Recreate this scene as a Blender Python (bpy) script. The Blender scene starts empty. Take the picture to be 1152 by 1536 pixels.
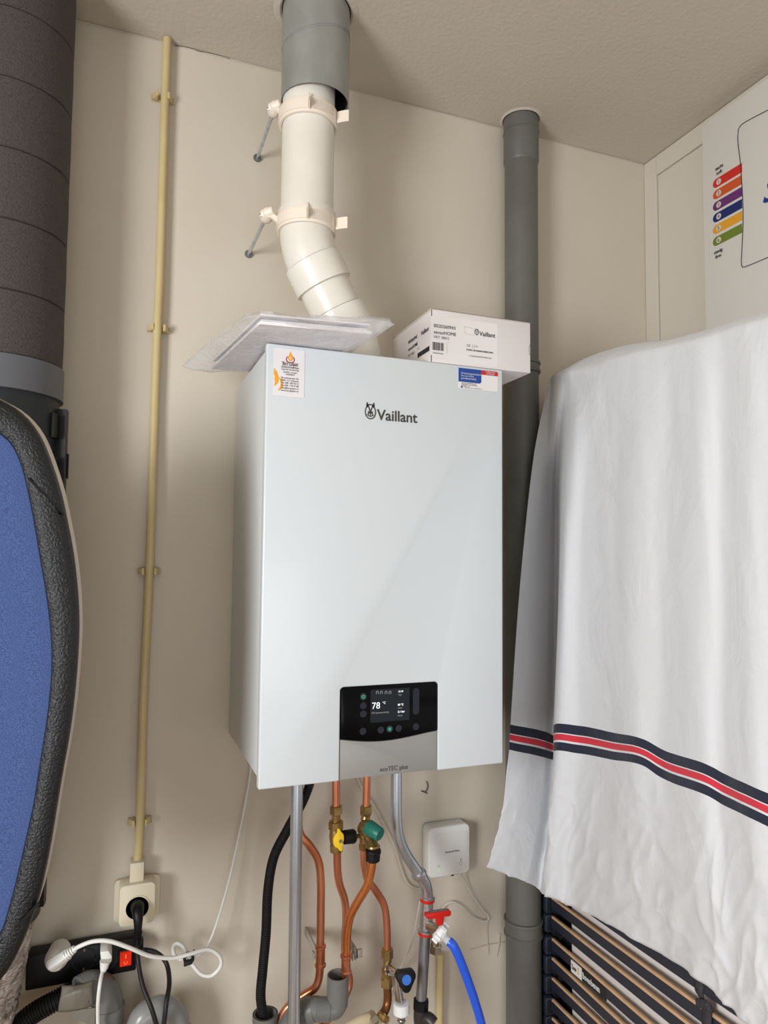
import bpy, bmesh, math, random
from mathutils import Vector, Matrix, noise
random.seed(7)
sc = bpy.context.scene
C = sc.collection
# ------------------------------------------------------------------ camera
YAW, PITCH, ROLL, FPX = 0.3647, 0.0612, 0.009, 1061.27
CAM = Vector((-0.2244, -1.1303, 0.3701))
_cy, _sy, _cp, _sp = math.cos(YAW), math.sin(YAW), math.cos(PITCH), math.sin(PITCH)
FW = Vector((_sy*_cp, _cy*_cp, _sp)); _r = Vector((_cy, -_sy, 0)); _u = _r.cross(FW)
RT = _r*math.cos(ROLL) + _u*math.sin(ROLL); UP = -_r*math.sin(ROLL) + _u*math.cos(ROLL)
cd = bpy.data.cameras.new('camera'); cam = bpy.data.objects.new('camera', cd); C.objects.link(cam)
cd.sensor_fit = 'VERTICAL'; cd.sensor_height = 36; cd.lens = FPX/1536*36; cd.clip_start = .02
cam.matrix_world = Matrix(((RT.x, UP.x, -FW.x, CAM.x), (RT.y, UP.y, -FW.y, CAM.y), (RT.z, UP.z, -FW.z, CAM.z), (0, 0, 0, 1)))
sc.camera = cam
# ------------------------------------------------------------------ light
sc.view_settings.view_transform = 'Standard'; sc.view_settings.look = 'None'
sc.view_settings.exposure = 0.1; sc.view_settings.gamma = 1; sc.view_settings.use_curve_mapping = False
w = bpy.data.worlds.new('world'); sc.world = w; w.use_nodes = True
w.node_tree.nodes['Background'].inputs[0].default_value = (1.0, 0.95, 0.90, 1)
w.node_tree.nodes['Background'].inputs[1].default_value = 0.41
def area(name, loc, target, sx, sy, power, col):
    l = bpy.data.lights.new(name, 'AREA'); l.shape = 'RECTANGLE'; l.size = sx; l.size_y = sy; l.energy = power; l.color = col
    o = bpy.data.objects.new(name, l); C.objects.link(o); o.location = loc
    o.rotation_euler = (Vector(target)-Vector(loc)).to_track_quat('-Z', 'Y').to_euler(); return o
area('window_daylight', (-1.8, -1.5, .28), (.5, .1, .1), .7, .9, 52, (.95, .98, 1.0))
area('glazed_door_daylight', (-.3, -3.2, -.35), (.3, .2, -.1), 1.3, 1.3, 15, (.86, .94, 1.0))
# ------------------------------------------------------------------ helpers
def ray(px, py): return FW + RT*((px-576)/FPX) - UP*((py-768)/FPX)
def at(px, py, y):
    d = ray(px, py); return CAM + d*((y-CAM.y)/d.y)
def atx(px, py, x):
    d = ray(px, py); return CAM + d*((x-CAM.x)/d.x)
def lin(c):
    return tuple((v/12.92 if v <= .04045 else ((v+.055)/1.055)**2.4) for v in c)
def rgb(r, g, b): return lin((r/255, g/255, b/255))
MATS = {}
def mat(name, col, rough=.5, metal=0, spec=.5, bump=0, bscale=50, col2=None, cscale=8, cdet=3, cramp=(.35, .7), stretch=(1, 1, 1),
        emit=None, es=0, coat=0, trans=0, alpha=1, bdist=.002, sheen=0, obj=True):
    if name in MATS: return MATS[name]
    m = bpy.data.materials.new(name); m.use_nodes = True; MATS[name] = m
    nt = m.node_tree; b = nt.nodes['Principled BSDF']; L = nt.links
    b.inputs['Base Color'].default_value = (*col, 1); b.inputs['Roughness'].default_value = rough; b.inputs['Metallic'].default_value = metal
    b.inputs['Specular IOR Level'].default_value = spec; b.inputs['Coat Weight'].default_value = coat
    b.inputs['Transmission Weight'].default_value = trans; b.inputs['Alpha'].default_value = alpha
    if sheen: b.inputs['Sheen Weight'].default_value = sheen
    if emit: b.inputs['Emission Color'].default_value = (*emit, 1); b.inputs['Emission Strength'].default_value = es
    tc = nt.nodes.new('ShaderNodeTexCoord'); mp = nt.nodes.new('ShaderNodeMapping'); mp.inputs['Scale'].default_value = stretch
    L.new(tc.outputs['Object'], mp.inputs[0])
    if col2:
        n = nt.nodes.new('ShaderNodeTexNoise'); n.inputs['Scale'].default_value = cscale; n.inputs['Detail'].default_value = cdet
        r = nt.nodes.new('ShaderNodeValToRGB'); r.color_ramp.elements[0].position = cramp[0]; r.color_ramp.elements[1].position = cramp[1]
        r.color_ramp.elements[0].color = (*col, 1); r.color_ramp.elements[1].color = (*col2, 1)
        L.new(mp.outputs[0], n.inputs['Vector']); L.new(n.outputs[0], r.inputs[0]); L.new(r.outputs[0], b.inputs['Base Color'])
    if bump:
        n2 = nt.nodes.new('ShaderNodeTexNoise'); n2.inputs['Scale'].default_value = bscale; n2.inputs['Detail'].default_value = 4
        bp = nt.nodes.new('ShaderNodeBump'); bp.inputs['Strength'].default_value = bump; bp.inputs['Distance'].default_value = bdist
        L.new(mp.outputs[0], n2.inputs['Vector']); L.new(n2.outputs[0], bp.inputs['Height']); L.new(bp.outputs[0], b.inputs['Normal'])
    return m
class MB:
    def __init__(s): s.v = []; s.f = []
    def add(s, vs, fs):
        o = len(s.v); s.v += [Vector(v) for v in vs]; s.f += [tuple(i+o for i in f) for f in fs]; return s
    def box(s, a, b):
        x0, y0, z0 = a; x1, y1, z1 = b
        return s.add([(x0, y0, z0), (x1, y0, z0), (x1, y1, z0), (x0, y1, z0), (x0, y0, z1), (x1, y0, z1), (x1, y1, z1), (x0, y1, z1)],
                     [(0, 3, 2, 1), (4, 5, 6, 7), (0, 1, 5, 4), (1, 2, 6, 5), (2, 3, 7, 6), (3, 0, 4, 7)])
    def obox(s, c, ax, ay, az):
        c, ax, ay, az = map(Vector, (c, ax, ay, az)); vs = []
        for k in (-1, 1):
            for i, j in ((-1, -1), (1, -1), (1, 1), (-1, 1)): vs.append(c+ax*i+ay*j+az*k)
        return s.add(vs, [(0, 3, 2, 1), (4, 5, 6, 7), (0, 1, 5, 4), (1, 2, 6, 5), (2, 3, 7, 6), (3, 0, 4, 7)])
    def prism(s, pts, d):
        pts = [Vector(p) for p in pts]; d = Vector(d); n = len(pts)
        return s.add(pts+[p+d for p in pts], [tuple(range(n))[::-1], tuple(range(n, 2*n))]+[(i, (i+1) % n, (i+1) % n+n, i+n) for i in range(n)])
    def grid(s, rows, closed=False):
        n = len(rows[0]); o = []
        for r in rows: o += r
        fs = []
        for i in range(len(rows)-1):
            for j in range(n if closed else n-1):
                k = (j+1) % n; fs.append((i*n+j, i*n+k, (i+1)*n+k, (i+1)*n+j))
        return s.add(o, fs)
    def tube(s, pts, r, seg=14, smooth=True, sub=6, caps=True, rfun=None):
        pts = [Vector(p) for p in pts]
        P = spline(pts, sub) if (smooth and len(pts) > 2) else pts
        n = len(P); T = []
        for i in range(n): T.append((P[min(i+1, n-1)]-P[max(i-1, 0)]).normalized())
        a = Vector((0, 0, 1)) if abs(T[0].z) < .9 else Vector((1, 0, 0)); N = T[0].cross(a).normalized(); rows = []
        for i in range(n):
            N = (N-T[i]*N.dot(T[i])).normalized(); B = T[i].cross(N)
            rr = r if rfun is None else rfun(i, n)
            rows.append([P[i]+N*(rr*math.cos(2*math.pi*k/seg))+B*(rr*math.sin(2*math.pi*k/seg)) for k in range(seg)])
        s.grid(rows, True)
        if caps:
            o = len(s.v)-n*seg; s.f.append(tuple(range(o, o+seg))[::-1]); s.f.append(tuple(range(len(s.v)-seg, len(s.v))))
        return s
    def lathe(s, prof, org, axis, seg=24, ref=None, close=False):
        org = Vector(org); ax = Vector(axis).normalized()
        a = Vector(ref) if ref else (Vector((0, 0, 1)) if abs(ax.z) < .9 else Vector((1, 0, 0)))
        N = (a-ax*a.dot(ax)).normalized(); B = ax.cross(N); rows = []
        for t, r in prof: rows.append([org+ax*t+N*(r*math.cos(2*math.pi*k/seg))+B*(r*math.sin(2*math.pi*k/seg)) for k in range(seg)])
        if close: rows.append([Vector(v) for v in rows[0]])
        o = len(s.v); s.grid(rows, True)
        if not close: s.f.append(tuple(range(o, o+seg))[::-1]); s.f.append(tuple(range(len(s.v)-seg, len(s.v))))
        return s
    def build(s, name, m, parent=None, smooth=35, bevel=0, bseg=2, uv=None, solid=0, soff=0):
        me = bpy.data.meshes.new(name); o = bpy.data.objects.new(name, me)
        c = Vector((0, 0, 0))
        if parent is None and s.v:
            lo = Vector([min(v[i] for v in s.v) for i in range(3)]); hi = Vector([max(v[i] for v in s.v) for i in range(3)]); c = (lo+hi)/2; c.z = lo.z
        elif parent is not None: c = world_loc(parent)
        me.from_pydata([v-c for v in s.v], [], s.f)
        bm = bmesh.new(); bm.from_mesh(me); bmesh.ops.recalc_face_normals(bm, faces=bm.faces)
        if bevel:
            es = [e for e in bm.edges if len(e.link_faces) == 2 and e.calc_face_angle(0) > .6]
            bmesh.ops.bevel(bm, geom=es, offset=bevel, segments=bseg, profile=.5, affect='EDGES', clamp_overlap=True)
        bm.to_mesh(me); bm.free()
        if uv:
            l = me.uv_layers.new(name='UVMap')
            if len(me.vertices) == len(uv):
                for lp in me.loops: l.data[lp.index].uv = uv[lp.vertex_index]
        C.objects.link(o); me.materials.append(m)
        if parent is None: o.location = c
        else: o.parent = parent
        if smooth:
            me.shade_smooth(); me.set_sharp_from_angle(angle=math.radians(smooth))
        if solid:
            md = o.modifiers.new('thickness', 'SOLIDIFY'); md.thickness = solid; md.offset = soff
        return o
def world_loc(o):
    c = Vector((0, 0, 0))
    while o: c += o.location; o = o.parent
    return c
def spline(P, sub):
    out = []
    for i in range(len(P)-1):
        p0, p1, p2, p3 = P[max(i-1, 0)], P[i], P[i+1], P[min(i+2, len(P)-1)]
        for k in range(sub):
            t = k/sub
            out.append(.5*((2*p1)+(p2-p0)*t+(2*p0-5*p1+4*p2-p3)*t*t+(3*p1-p0-3*p2+p3)*t**3))
    out.append(P[-1]); return out
def tag(o, label=None, cat=None, group=None, kind=None):
    if label: o['label'] = label
    if cat: o['category'] = cat
    if group: o['group'] = group
    if kind: o['kind'] = kind
    return o
def thing(name, loc, label, cat, group=None):
    o = bpy.data.objects.new(name, None); C.objects.link(o); o.location = Vector(loc); o.empty_display_size = .05
    return tag(o, label, cat, group)
def text(s, org, size, xd, up, m, parent, name='lettering', bold=0, align='LEFT', sx=1, label=None, shear=0, space=1, lift=.0004):
    cu = bpy.data.curves.new(name, 'FONT'); cu.body = s; cu.size = size; cu.offset = bold; cu.align_x = align; cu.shear = shear
    cu.space_character = space; cu.resolution_u = 3; cu.extrude = .00005
    tmp = bpy.data.objects.new('tmp', cu); me = bpy.data.meshes.new_from_object(tmp); bpy.data.objects.remove(tmp)
    me.name = name; xd = Vector(xd).normalized(); up = Vector(up).normalized(); nn = xd.cross(up).normalized(); up = nn.cross(xd)
    c = world_loc(parent); org = Vector(org)
    for v in me.vertices:
        p = v.co.copy(); v.co = org + xd*(p.x*sx) + up*p.y + nn*(p.z+lift) - c
    o = bpy.data.objects.new(name, me); C.objects.link(o); o.parent = parent; me.materials.clear(); me.materials.append(m)
    if label: o['label'] = label
    return o
def rrect(cx, cz, hw, hh, r, n=5):
    pts = []
    for (sx, sz, a0) in ((1, 1, 0), (-1, 1, 90), (-1, -1, 180), (1, -1, 270)):
        for k in range(n+1):
            a = math.radians(a0+90*k/n); pts.append((cx+sx*(hw-r)+r*math.cos(a), cz+sz*(hh-r)+r*math.sin(a)))
    return pts
def hexnut(mb, org, axis, h, r, ref=None, seg=6):
    return mb.lathe([(0, r*.9), (h*.12, r), (h*.88, r), (h, r*.9)], org, axis, seg, ref)
Z = Vector((0, 0, 1)); X = Vector((1, 0, 0)); Yv = Vector((0, 1, 0))
# ------------------------------------------------------------------ materials
wallm = mat('painted_wall', rgb(212, 202, 186), .75, col2=rgb(204, 193, 176), cscale=2.2, bump=.25, bscale=90, bdist=.0012, cramp=(.35, .75))
ceilm = mat('textured_ceiling', rgb(200, 190, 176), .85, bump=.55, bscale=110, bdist=.002)
floorm = mat('floor_wood', rgb(150, 120, 90), .5, col2=rgb(120, 92, 66), cscale=4, stretch=(1, 8, 1))
white_metal = mat('white_enamel', rgb(209, 214, 217), .3, coat=.15, bump=.03, bscale=500, bdist=.0005)
white_side = mat('white_enamel_side', rgb(208, 211, 211), .4)
darkprint = mat('dark_print', rgb(62, 57, 54), .6)
black_gloss = mat('black_gloss', rgb(7, 7, 9), .2, spec=.12)
screenm = mat('display_screen', rgb(24, 27, 31), .3, spec=.12, emit=rgb(46, 50, 56), es=.3)
screen_text = mat('display_text', (.8, .8, .8), .4, emit=(.8, .85, .85), es=.75)
screen_dim = mat('display_text_dim', (.2, .2, .2), .4, emit=(.35, .37, .38), es=.35)
btn = mat('touch_button', rgb(40, 41, 50), .4, spec=.2)
btn_green = mat('touch_button_green', rgb(26, 44, 44), .35)
green_glow = mat('button_mark_green', rgb(60, 160, 130), .4, emit=rgb(80, 190, 155), es=.5)
grey_cover = mat('silver_plastic', rgb(150, 148, 144), .42, metal=.15)
pvc_white = mat('white_pvc', rgb(236, 231, 222), .32, col2=rgb(228, 221, 209), cscale=10)
pvc_cream = mat('cream_plastic', rgb(240, 228, 212), .4)
zinc = mat('galvanised_sheet', rgb(150, 151, 146), .45, metal=.3, col2=rgb(166, 167, 162), cscale=22, stretch=(1, 1, .5), bump=.1, bscale=60)
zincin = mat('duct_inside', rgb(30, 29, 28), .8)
steel = mat('zinc_plated_steel', rgb(205, 212, 220), .27, metal=.85, bump=.08, bscale=70, stretch=(1, 1, .1), col2=rgb(176, 184, 192), cscale=60)
steel_dull = mat('dull_steel_pipe', rgb(150, 150, 153), .42, metal=.75, col2=rgb(120, 116, 114), cscale=60, stretch=(3, 3, .2))
steel_fit = mat('press_fitting', rgb(200, 202, 207), .25, metal=.9, bump=.35, bscale=60)
chrome = mat('chrome', rgb(205, 205, 208), .1, metal=1)
copper = mat('copper', rgb(222, 152, 116), .3, metal=.8, col2=rgb(196, 118, 84), cscale=28, stretch=(1, 1, .35))
copper_b = mat('copper_bright', rgb(224, 140, 80), .24, metal=.8, col2=rgb(196, 116, 62), cscale=20)
copper_d = mat('copper_stained', rgb(128, 84, 50), .38, metal=.8, col2=rgb(160, 106, 64), cscale=30)
brass = mat('brass', rgb(186, 158, 104), .28, metal=.85, col2=rgb(150, 122, 74), cscale=40)
pvc_grey = mat('grey_pvc', rgb(112, 112, 110), .38, col2=rgb(104, 103, 100), cscale=14)
pvc_stack = mat('dark_grey_pvc', rgb(104, 103, 98), .45, col2=rgb(92, 90, 85), cscale=9, cramp=(.4, .8))
beige = mat('aged_conduit', rgb(206, 188, 140), .45, col2=rgb(196, 176, 124), cscale=9)
cream = mat('cream_socket_plastic', rgb(222, 211, 186), .35)
white_pl = mat('white_plastic', rgb(228, 227, 222), .38)
black_pl = mat('black_plastic', rgb(13, 13, 14), .42, spec=.3)
black_rub = mat('black_rubber', rgb(16, 16, 17), .55)
red_pl = mat('red_plastic', rgb(205, 28, 18), .35)
red_sw = mat('lit_red_switch', rgb(190, 30, 12), .3, emit=rgb(255, 50, 16), es=.35)
red_sw_hot = mat('lit_red_switch_lamp', rgb(255, 90, 40), .3, emit=rgb(255, 110, 60), es=1.2)
blue_pl = mat('blue_hose', rgb(38, 92, 226), .28, coat=.3)
blue_dot = mat('blue_cap', rgb(50, 112, 205), .4)
green_pl = mat('green_cap', rgb(30, 112, 96), .4, bump=.2, bscale=200)
yellow_pl = mat('yellow_lever', rgb(238, 196, 30), .4)
cardb = mat('white_cardboard', rgb(226, 219, 217), .7, bump=.06, bscale=200)
cardi = mat('brown_cardboard_edge', rgb(120, 105, 92), .8)
inkm = mat('black_ink', rgb(45, 43, 45), .7)
ink_lt = mat('grey_ink', rgb(125, 120, 122), .7)
foam = mat('grey_epp_foam', rgb(76, 68, 65), .85, bump=.9, bscale=380, col2=rgb(56, 52, 51), cscale=500, cdet=2, bdist=.0012, cramp=(.4, .65))
band = mat('grey_band', rgb(92, 93, 98), .45)
foam_joint = mat('foam_joint', rgb(40, 36, 34), .9)
epp_black = mat('black_duct_foam', rgb(26, 30, 34), .5, bump=.5, bscale=120, bdist=.001)
foam_rim = mat('black_pebbled_rim', rgb(20, 21, 24), .38, bump=1.0, bscale=330, bdist=.0022)
bluefab = mat('blue_speckled_face', rgb(50, 70, 120), .9, col2=rgb(72, 93, 142), cscale=800, cdet=2, bump=.5, bscale=420, bdist=.001, cramp=(.4, .62))
shellm = mat('pale_rear_shell', rgb(205, 196, 182), .6)
navy = mat('navy_slat', rgb(38, 41, 54), .5, bump=.08, bscale=200)
holder = mat('slat_holder_rubber', rgb(42, 48, 60), .45)
blackfr = mat('black_frame', rgb(15, 16, 19), .6)
woodedge = mat('beech_edge', rgb(222, 182, 142), .55, col2=rgb(206, 164, 124), cscale=30, stretch=(1, 1, 6))
matt = mat('mattress_cover', rgb(236, 228, 224), .85, bump=.2, bscale=90, sheen=.2)
panelm = mat('printed_board_white', rgb(226, 222, 216), .5)
doorm = mat('cupboard_white', rgb(214, 206, 193), .45)

# ------------------------------------------------------------------ setting
YW, XW, ZC, ZF, XL = .343, 1.094, 1.425, -1.2, -1.9
def struct(mb, name, m, **k): return tag(mb.build(name, m, **k), kind='structure')
def wavy_wall():
    mb = MB(); rows = []
    for i in range(60):
        z = ZF+(ZC-ZF)*i/59
        rows.append([Vector((XL+(XW-XL)*j/70, YW+.0018*noise.noise(Vector((j*.28, i*.25, 3))), z)) for j in range(71)])
    return mb.grid(rows)
struct(wavy_wall().add([(XL, YW+.1, ZF), (XW, YW+.1, ZF), (XW, YW+.1, ZC), (XL, YW+.1, ZC)], [(0, 1, 2, 3)]), 'wall_back', wallm)
struct(MB().box((XW, -3.4, ZF), (XW+.1, YW, ZC)), 'wall_right', wallm, smooth=0)
struct(MB().box((XL-.1, -1.2, ZF), (XL, YW, ZC)), 'wall_left', wallm, smooth=0)
struct(MB().box((XL, -3.4, ZC), (XW+.1, YW+.1, ZC+.1)), 'ceiling', ceilm, smooth=0)
struct(MB().box((XL, -3.4, ZF-.1), (XW+.1, YW+.1, ZF)), 'floor', floorm, smooth=0)
# painted cupboard front set in the right wall
yj = atx(988.5, 400, XW-.012).y
struct(MB().box((XW-.018, yj, ZF), (XW, YW-.001, ZC-.002)), 'trim_1', doorm, smooth=0, bevel=.001)
zr = atx(988.5, 262, XW-.012).z
struct(MB().box((XW-.018, -1.0, zr), (XW, yj-.001, ZC-.002)), 'trim_2', doorm, smooth=0, bevel=.001)
struct(MB().box((XW-.013, -1.0, ZF+.01), (XW, yj-.002, zr-.0015)), 'door_1', doorm, smooth=0, bevel=.001)
# crumbling paint bead where wall and ceiling meet
def bead(p, q, r, seed):
    pts = []; n = 60
    for i in range(n+1):
        t = i/n; v = Vector(p).lerp(Vector(q), t)
        pts.append(v+Vector((0, -.0015-.0015*abs(noise.noise(Vector((t*40, seed, 0)))), -.001+.0035*noise.noise(Vector((t*25, seed, 5))))))
    return MB().tube(pts, r, 6, smooth=False, rfun=lambda i, n: r*(.6+.8*abs(noise.noise(Vector((i*.9, seed, 9))))))
struct(bead((XL, YW, ZC-.001), (XW-.02, YW, ZC-.001), .0013, 2), 'trim_3', wallm)
# paint ridges and scuffs on the wall
crackm = mat('dirty_crack', rgb(96, 84, 72), .9)
def scratch(pts, r, m, name='trim_4'):
    return MB().tube([at(a, b, YW-.0028) for a, b in pts], r, 5, sub=4)
struct(scratch([(262, 68), (285, 72), (300, 77), (318, 80), (345, 88)], .0007, crackm), 'trim_4', crackm)
struct(scratch([(640, 1172), (642, 1180), (638, 1188), (632, 1186), (641, 1190)], .0012, crackm), 'trim_5', crackm)
struct(scratch([(733, 1375), (731, 1395), (733, 1432)], .0008, wallm), 'trim_6', wallm)
struct(scratch([(705, 1425), (730, 1418), (758, 1413)], .0008, wallm), 'trim_7', wallm)
struct(scratch([(750, 1400), (748, 1420), (745, 1435)], .0008, wallm), 'trim_8', wallm)

# ------------------------------------------------------------------ boiler
BW, BH = .44, .715
boiler = thing('wall_boiler', (BW/2, .17, 0), 'white wall-hung heating boiler with black display panel above copper pipes', 'boiler')
MB().box((.005, .026, .007), (BW-.005, YW-.004, BH-.001)).build('casing', white_side, boiler, bevel=.004)
MB().box((.009, .0175, .012), (BW-.009, .027, BH-.008)).build('seam_gasket', mat('seam', rgb(120, 122, 122), .6), boiler)
# front panel with a notch for the display unit
PXL, PXR = at(510, 1100, 0).x, at(657, 1100, 0).x
ztp = at(583, 1027, 0).z
fp = MB()
outer = [(0, 0), (PXL, 0), (PXL, ztp-.004), (PXL+.004, ztp), (PXR-.004, ztp), (PXR, ztp-.004), (PXR, 0), (BW, 0), (BW, BH), (0, BH)]
fp.prism([(x, 0, z) for x, z in outer], (0, .018, 0)); fp.build('front_panel', white_metal, boiler, bevel=.0035, bseg=3)
# display panel
zc = lambda px: at(px, 1109 if px < 560 else 1109, 0).z
cur = []
for k in range(17):
    t = k/16; x = PXL+.001+(PXR-PXL-.002)*t; base = at(511, 1109, 0).z
    dz = -.0088*math.sin(math.pi*t**.85)**1.3
    cur.append((x, base+dz+.0008*t))
dp = MB().prism([(x, .0005, z) for x, z in cur]+[(PXR-.0015, .0005, ztp-.004), (PXR-.005, .0005, ztp-.001), (PXL+.005, .0005, ztp-.001), (PXL+.0015, .0005, ztp-.004)], (0, .016, 0)).build('display_panel', black_gloss, boiler, bevel=.0008)
cv = MB().prism([(x, .002, z-.0012) for x, z in cur]+[(PXR-.001, .002, 0.0015), (PXL+.001, .002, 0.0015)], (0, .016, 0)).build('lower_cover', grey_cover, boiler, bevel=.0008)
def flat(poly, m, name, parent, y0=-.0002, th=.0006):
    return MB().prism([(p[0], y0, p[1]) for p in poly], (0, th, 0)).build(name, m, parent, smooth=0)
def circ(px, py, r, n=20):
    c = at(px, py, 0); return [(c.x+r*math.cos(2*math.pi*k/n), c.z+r*math.sin(2*math.pi*k/n)) for k in range(n)]
a, b = at(556, 1032.5, 0), at(613.5, 1083, 0)
s0, s1 = at(556, 1035, 0), at(614, 1079.5, 0)
scr = flat([(s0.x, s1.z), (s1.x, s1.z), (s1.x, s0.z), (s0.x, s0.z)], screenm, 'screen', dp)
F = (1, 0, 0)
def ft(s, px, py, size, m, parent, y=-.0003, **k):
    p = at(px, py, y); return text(s, p, size, X, Z, m, parent, **k)
ft('78', 557.5, 1063.5, .0152, screen_text, dp); ft('°C', 573.5, 1056, .0055, screen_text, dp)
ft('CV-aanvoertemp', 557, 1071, .0046, screen_dim, dp)
ft('15:10', 597, 1038.5, .0042, screen_text, dp, bold=.00005); ft('Tijd', 597, 1043.5, .004, screen_dim, dp)
ft('60 °C', 596.5, 1058.5, .0045, screen_text, dp, bold=.0001); ft('WW', 596.5, 1063.5, .004, screen_dim, dp)
ft('2.1 bar', 596.5, 1069, .0045, screen_text, dp, bold=.0001); ft('Druk', 596.5, 1074.5, .004, screen_dim, dp)
for px in (566, 572, 579, 585):
    c = at(px, 1038.5, 0)
    MB().prism([(c.x+q*.0022, -.0003, c.z+v*.0028) for q, v in ((-1, -1), (-1, .4), (0, 1), (1, .4), (1, -1), (.6, -1), (.6, .3), (0, .6), (-.6, .3), (-.6, -1))], (0, .0005, 0)).build('status_icon', screen_dim, dp, smooth=0)
for px, py, g in ((545, 1045, 1), (545, 1058.5, 0), (545, 1071, 0), (544.5, 1097, 0), (571.3, 1095, 0), (584.5, 1093.5, 1), (598, 1092.5, 0), (623.7, 1090, 0)):
    flat(circ(px, py, .0058), btn_green if g else btn, 'touch_button', dp)
pc = at(545, 1045, 0)
MB().tube([(pc.x+.0026*math.cos(math.radians(a_)), -.0006, pc.z+.0026*math.sin(math.radians(a_))) for a_ in range(120, 421, 30)], .0004, 5).box((pc.x-.0003, -.0008, pc.z), (pc.x+.0003, -.0003, pc.z+.003)).build('power_mark', green_glow, dp)
pc = at(584.5, 1093.5, 0)
mm = MB()
for k in (-1, 0, 1): mm.box((pc.x-.0026, -.0007, pc.z+k*.0018-.0004), (pc.x+.0026, -.0003, pc.z+k*.0018+.0004))
mm.build('menu_mark', green_glow, dp)
sl = at(624, 1052, 0); flat(rrect(sl.x, sl.z, .0058, .0225, .0056), btn, 'touch_slider', dp)
ft('ecoTEC plus', 569.5, 1157.5, .0105, darkprint, cv, y=.0018, sx=.95)
# logo: hare in an egg-shaped ring + lettering
p0 = at(555.5, 617.5, 0)
def egg(rx, rz, n=40): return [(p0.x+rx*math.cos(2*math.pi*k/n)*(1-.06*math.sin(2*math.pi*k/n)), p0.z+rz*math.sin(2*math.pi*k/n)) for k in range(n)]
em = MB(); o1, o2 = egg(.0102, .0133), egg(.0084, .0114)
rows = [[Vector((x, -.0006, z)) for x, z in o1], [Vector((x, -.0006, z)) for x, z in o2], [Vector((x, .0002, z)) for x, z in o2], [Vector((x, .0002, z)) for x, z in o1]]
em.grid(rows, True)
def ep(poly): em.prism([(p0.x+x, -.0006, p0.z+z) for x, z in poly], (0, .0007, 0))
for s in (-1, 1):
    ep([(s*.0010, .001), (s*.0028, .004), (s*.0042, .0085), (s*.0072, .0165), (s*.0052, .0155), (s*.0024, .0085), (s*.0004, .0035)])
    ep([(s*.0042, .0095), (s*.0070, .0150), (s*.0078, .0105), (s*.0056, .0062)])
    ep([(s*.0005, -.001), (s*.0040, .001), (s*.0046, -.003), (s*.0038, -.0075), (s*.0010, -.0095), (s*.0013, -.0075), (s*.0028, -.006), (s*.0030, -.0035), (s*.0012, -.0035)])
    ep([(s*.0036, -.006), (s*.0066, -.0045), (s*.0062, -.0062), (s*.0034, -.0075)])
ep([(-.0022, .0025), (.0022, .0025), (.0010, -.0015), (.0006, -.0085), (-.0006, -.0085), (-.0010, -.0015)])
tag(em.build('emblem', darkprint, boiler, smooth=0), 'dark emblem of a hare in an oval ring')
ft('Vaillant', 565.5, 629.5, .0262, darkprint, boiler, bold=.0004, sx=.97)
# stickers
def sticker(p0, p1, label):
    A, B = at(*p0, 0), at(*p1, 0)
    o = flat([(A.x, B.z), (B.x, B.z), (B.x, A.z), (A.x, A.z)], mat('sticker_paper', rgb(229, 225, 226), .45), 'sticker', boiler, y0=-.0006, th=.0007); o['label'] = label
    return o, A, B
st, A, B = sticker((411, 521.5), (456, 597), 'white installer sticker with flame logo')
SW, SH = B.x-A.x, A.z-B.z
sp = lambda u, v: Vector((A.x+u*SW, -.0009, A.z-v*SH))
def sf(poly, m, name, par=None, e=0):
    return MB().prism([sp(u, v)+Vector((0, -e, 0)) for u, v in poly], (0, .0004, 0)).build(name, m, par or st, smooth=0)
orange = mat('flame_orange', rgb(240, 166, 34), .5); maroon = mat('maroon_ink', rgb(138, 24, 36), .5)
ring = []
for k in range(25):
    a_ = math.radians(-230+280*k/24) ; ring.append((.53+.145*math.cos(a_), .215-.08*math.sin(a_)*1.0))
inn = [(.53+(u-.53)*.8, .213+(v-.215)*.78) for u, v in ring[::-1]]
sf(ring+inn, maroon, 'printed_ring')
sf([(.53, .045), (.56, .1), (.60, .14), (.62, .19), (.58, .235), (.53, .26), (.48, .235), (.44, .19), (.47, .14), (.50, .09)], orange, 'printed_flame', e=.0003)
sf([(.53, .15), (.545, .18), (.535, .225), (.52, .23), (.505, .19)], mat('sticker_paper', rgb(229, 225, 226), .45), 'printed_flame', e=.0006)
sf([(.01, .42), (.05, .45), (.06, .50), (.09, .47), (.12, .53), (.17, .62), (.16, .72), (.08, .78), (.02, .81), (.05, .72), (.03, .66), (.04, .6), (.0, .55)], orange, 'printed_flame')
sf([(.16, .61), (.24, .64), (.30, .71), (.30, .80), (.25, .86), (.20, .885), (.14, .885), (.21, .82), (.235, .75), (.21, .68)], orange, 'printed_flame')
for v in (.275, .365): sf([(.24, v), (.80, v+.01), (.80, v+.017), (.24, v+.007)], maroon, 'printed_rule')
def stt(s, u, v, h, wid, m=darkprint, bold=0):
    o = text(s, sp(u, v), h, X, Z, m, st, 'lettering', bold=bold)
    xs = [q.co.x for q in o.data.vertices]; k = wid*SW/(max(xs)-min(xs)); x0 = min(xs)
    for q in o.data.vertices: q.co.x = x0+(q.co.x-x0)*k
stt('Bert Golpen', .27, .35, .0085, .49, mat('dark_maroon', rgb(70, 30, 34), .6), .00005)
stt('Service & Onderhoud', .24, .405, .0042, .56); stt('Centrale Verwarming', .24, .45, .0042, .56)
stt('Sanitair- en gas-', .30, .505, .0042, .46); stt('installaties', .38, .55, .0042, .28)
for i, s in enumerate(('Brachtstraat 5a', '8061 CC Hasselt', 'Tel. 038 - 876 95 21', 'Fax 038 - 720 91 88', 'info@bertgolpen.nl', 'www.bertgolpen.nl')):
    stt(s, .24, .63+i*.053, .004, .56)
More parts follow.
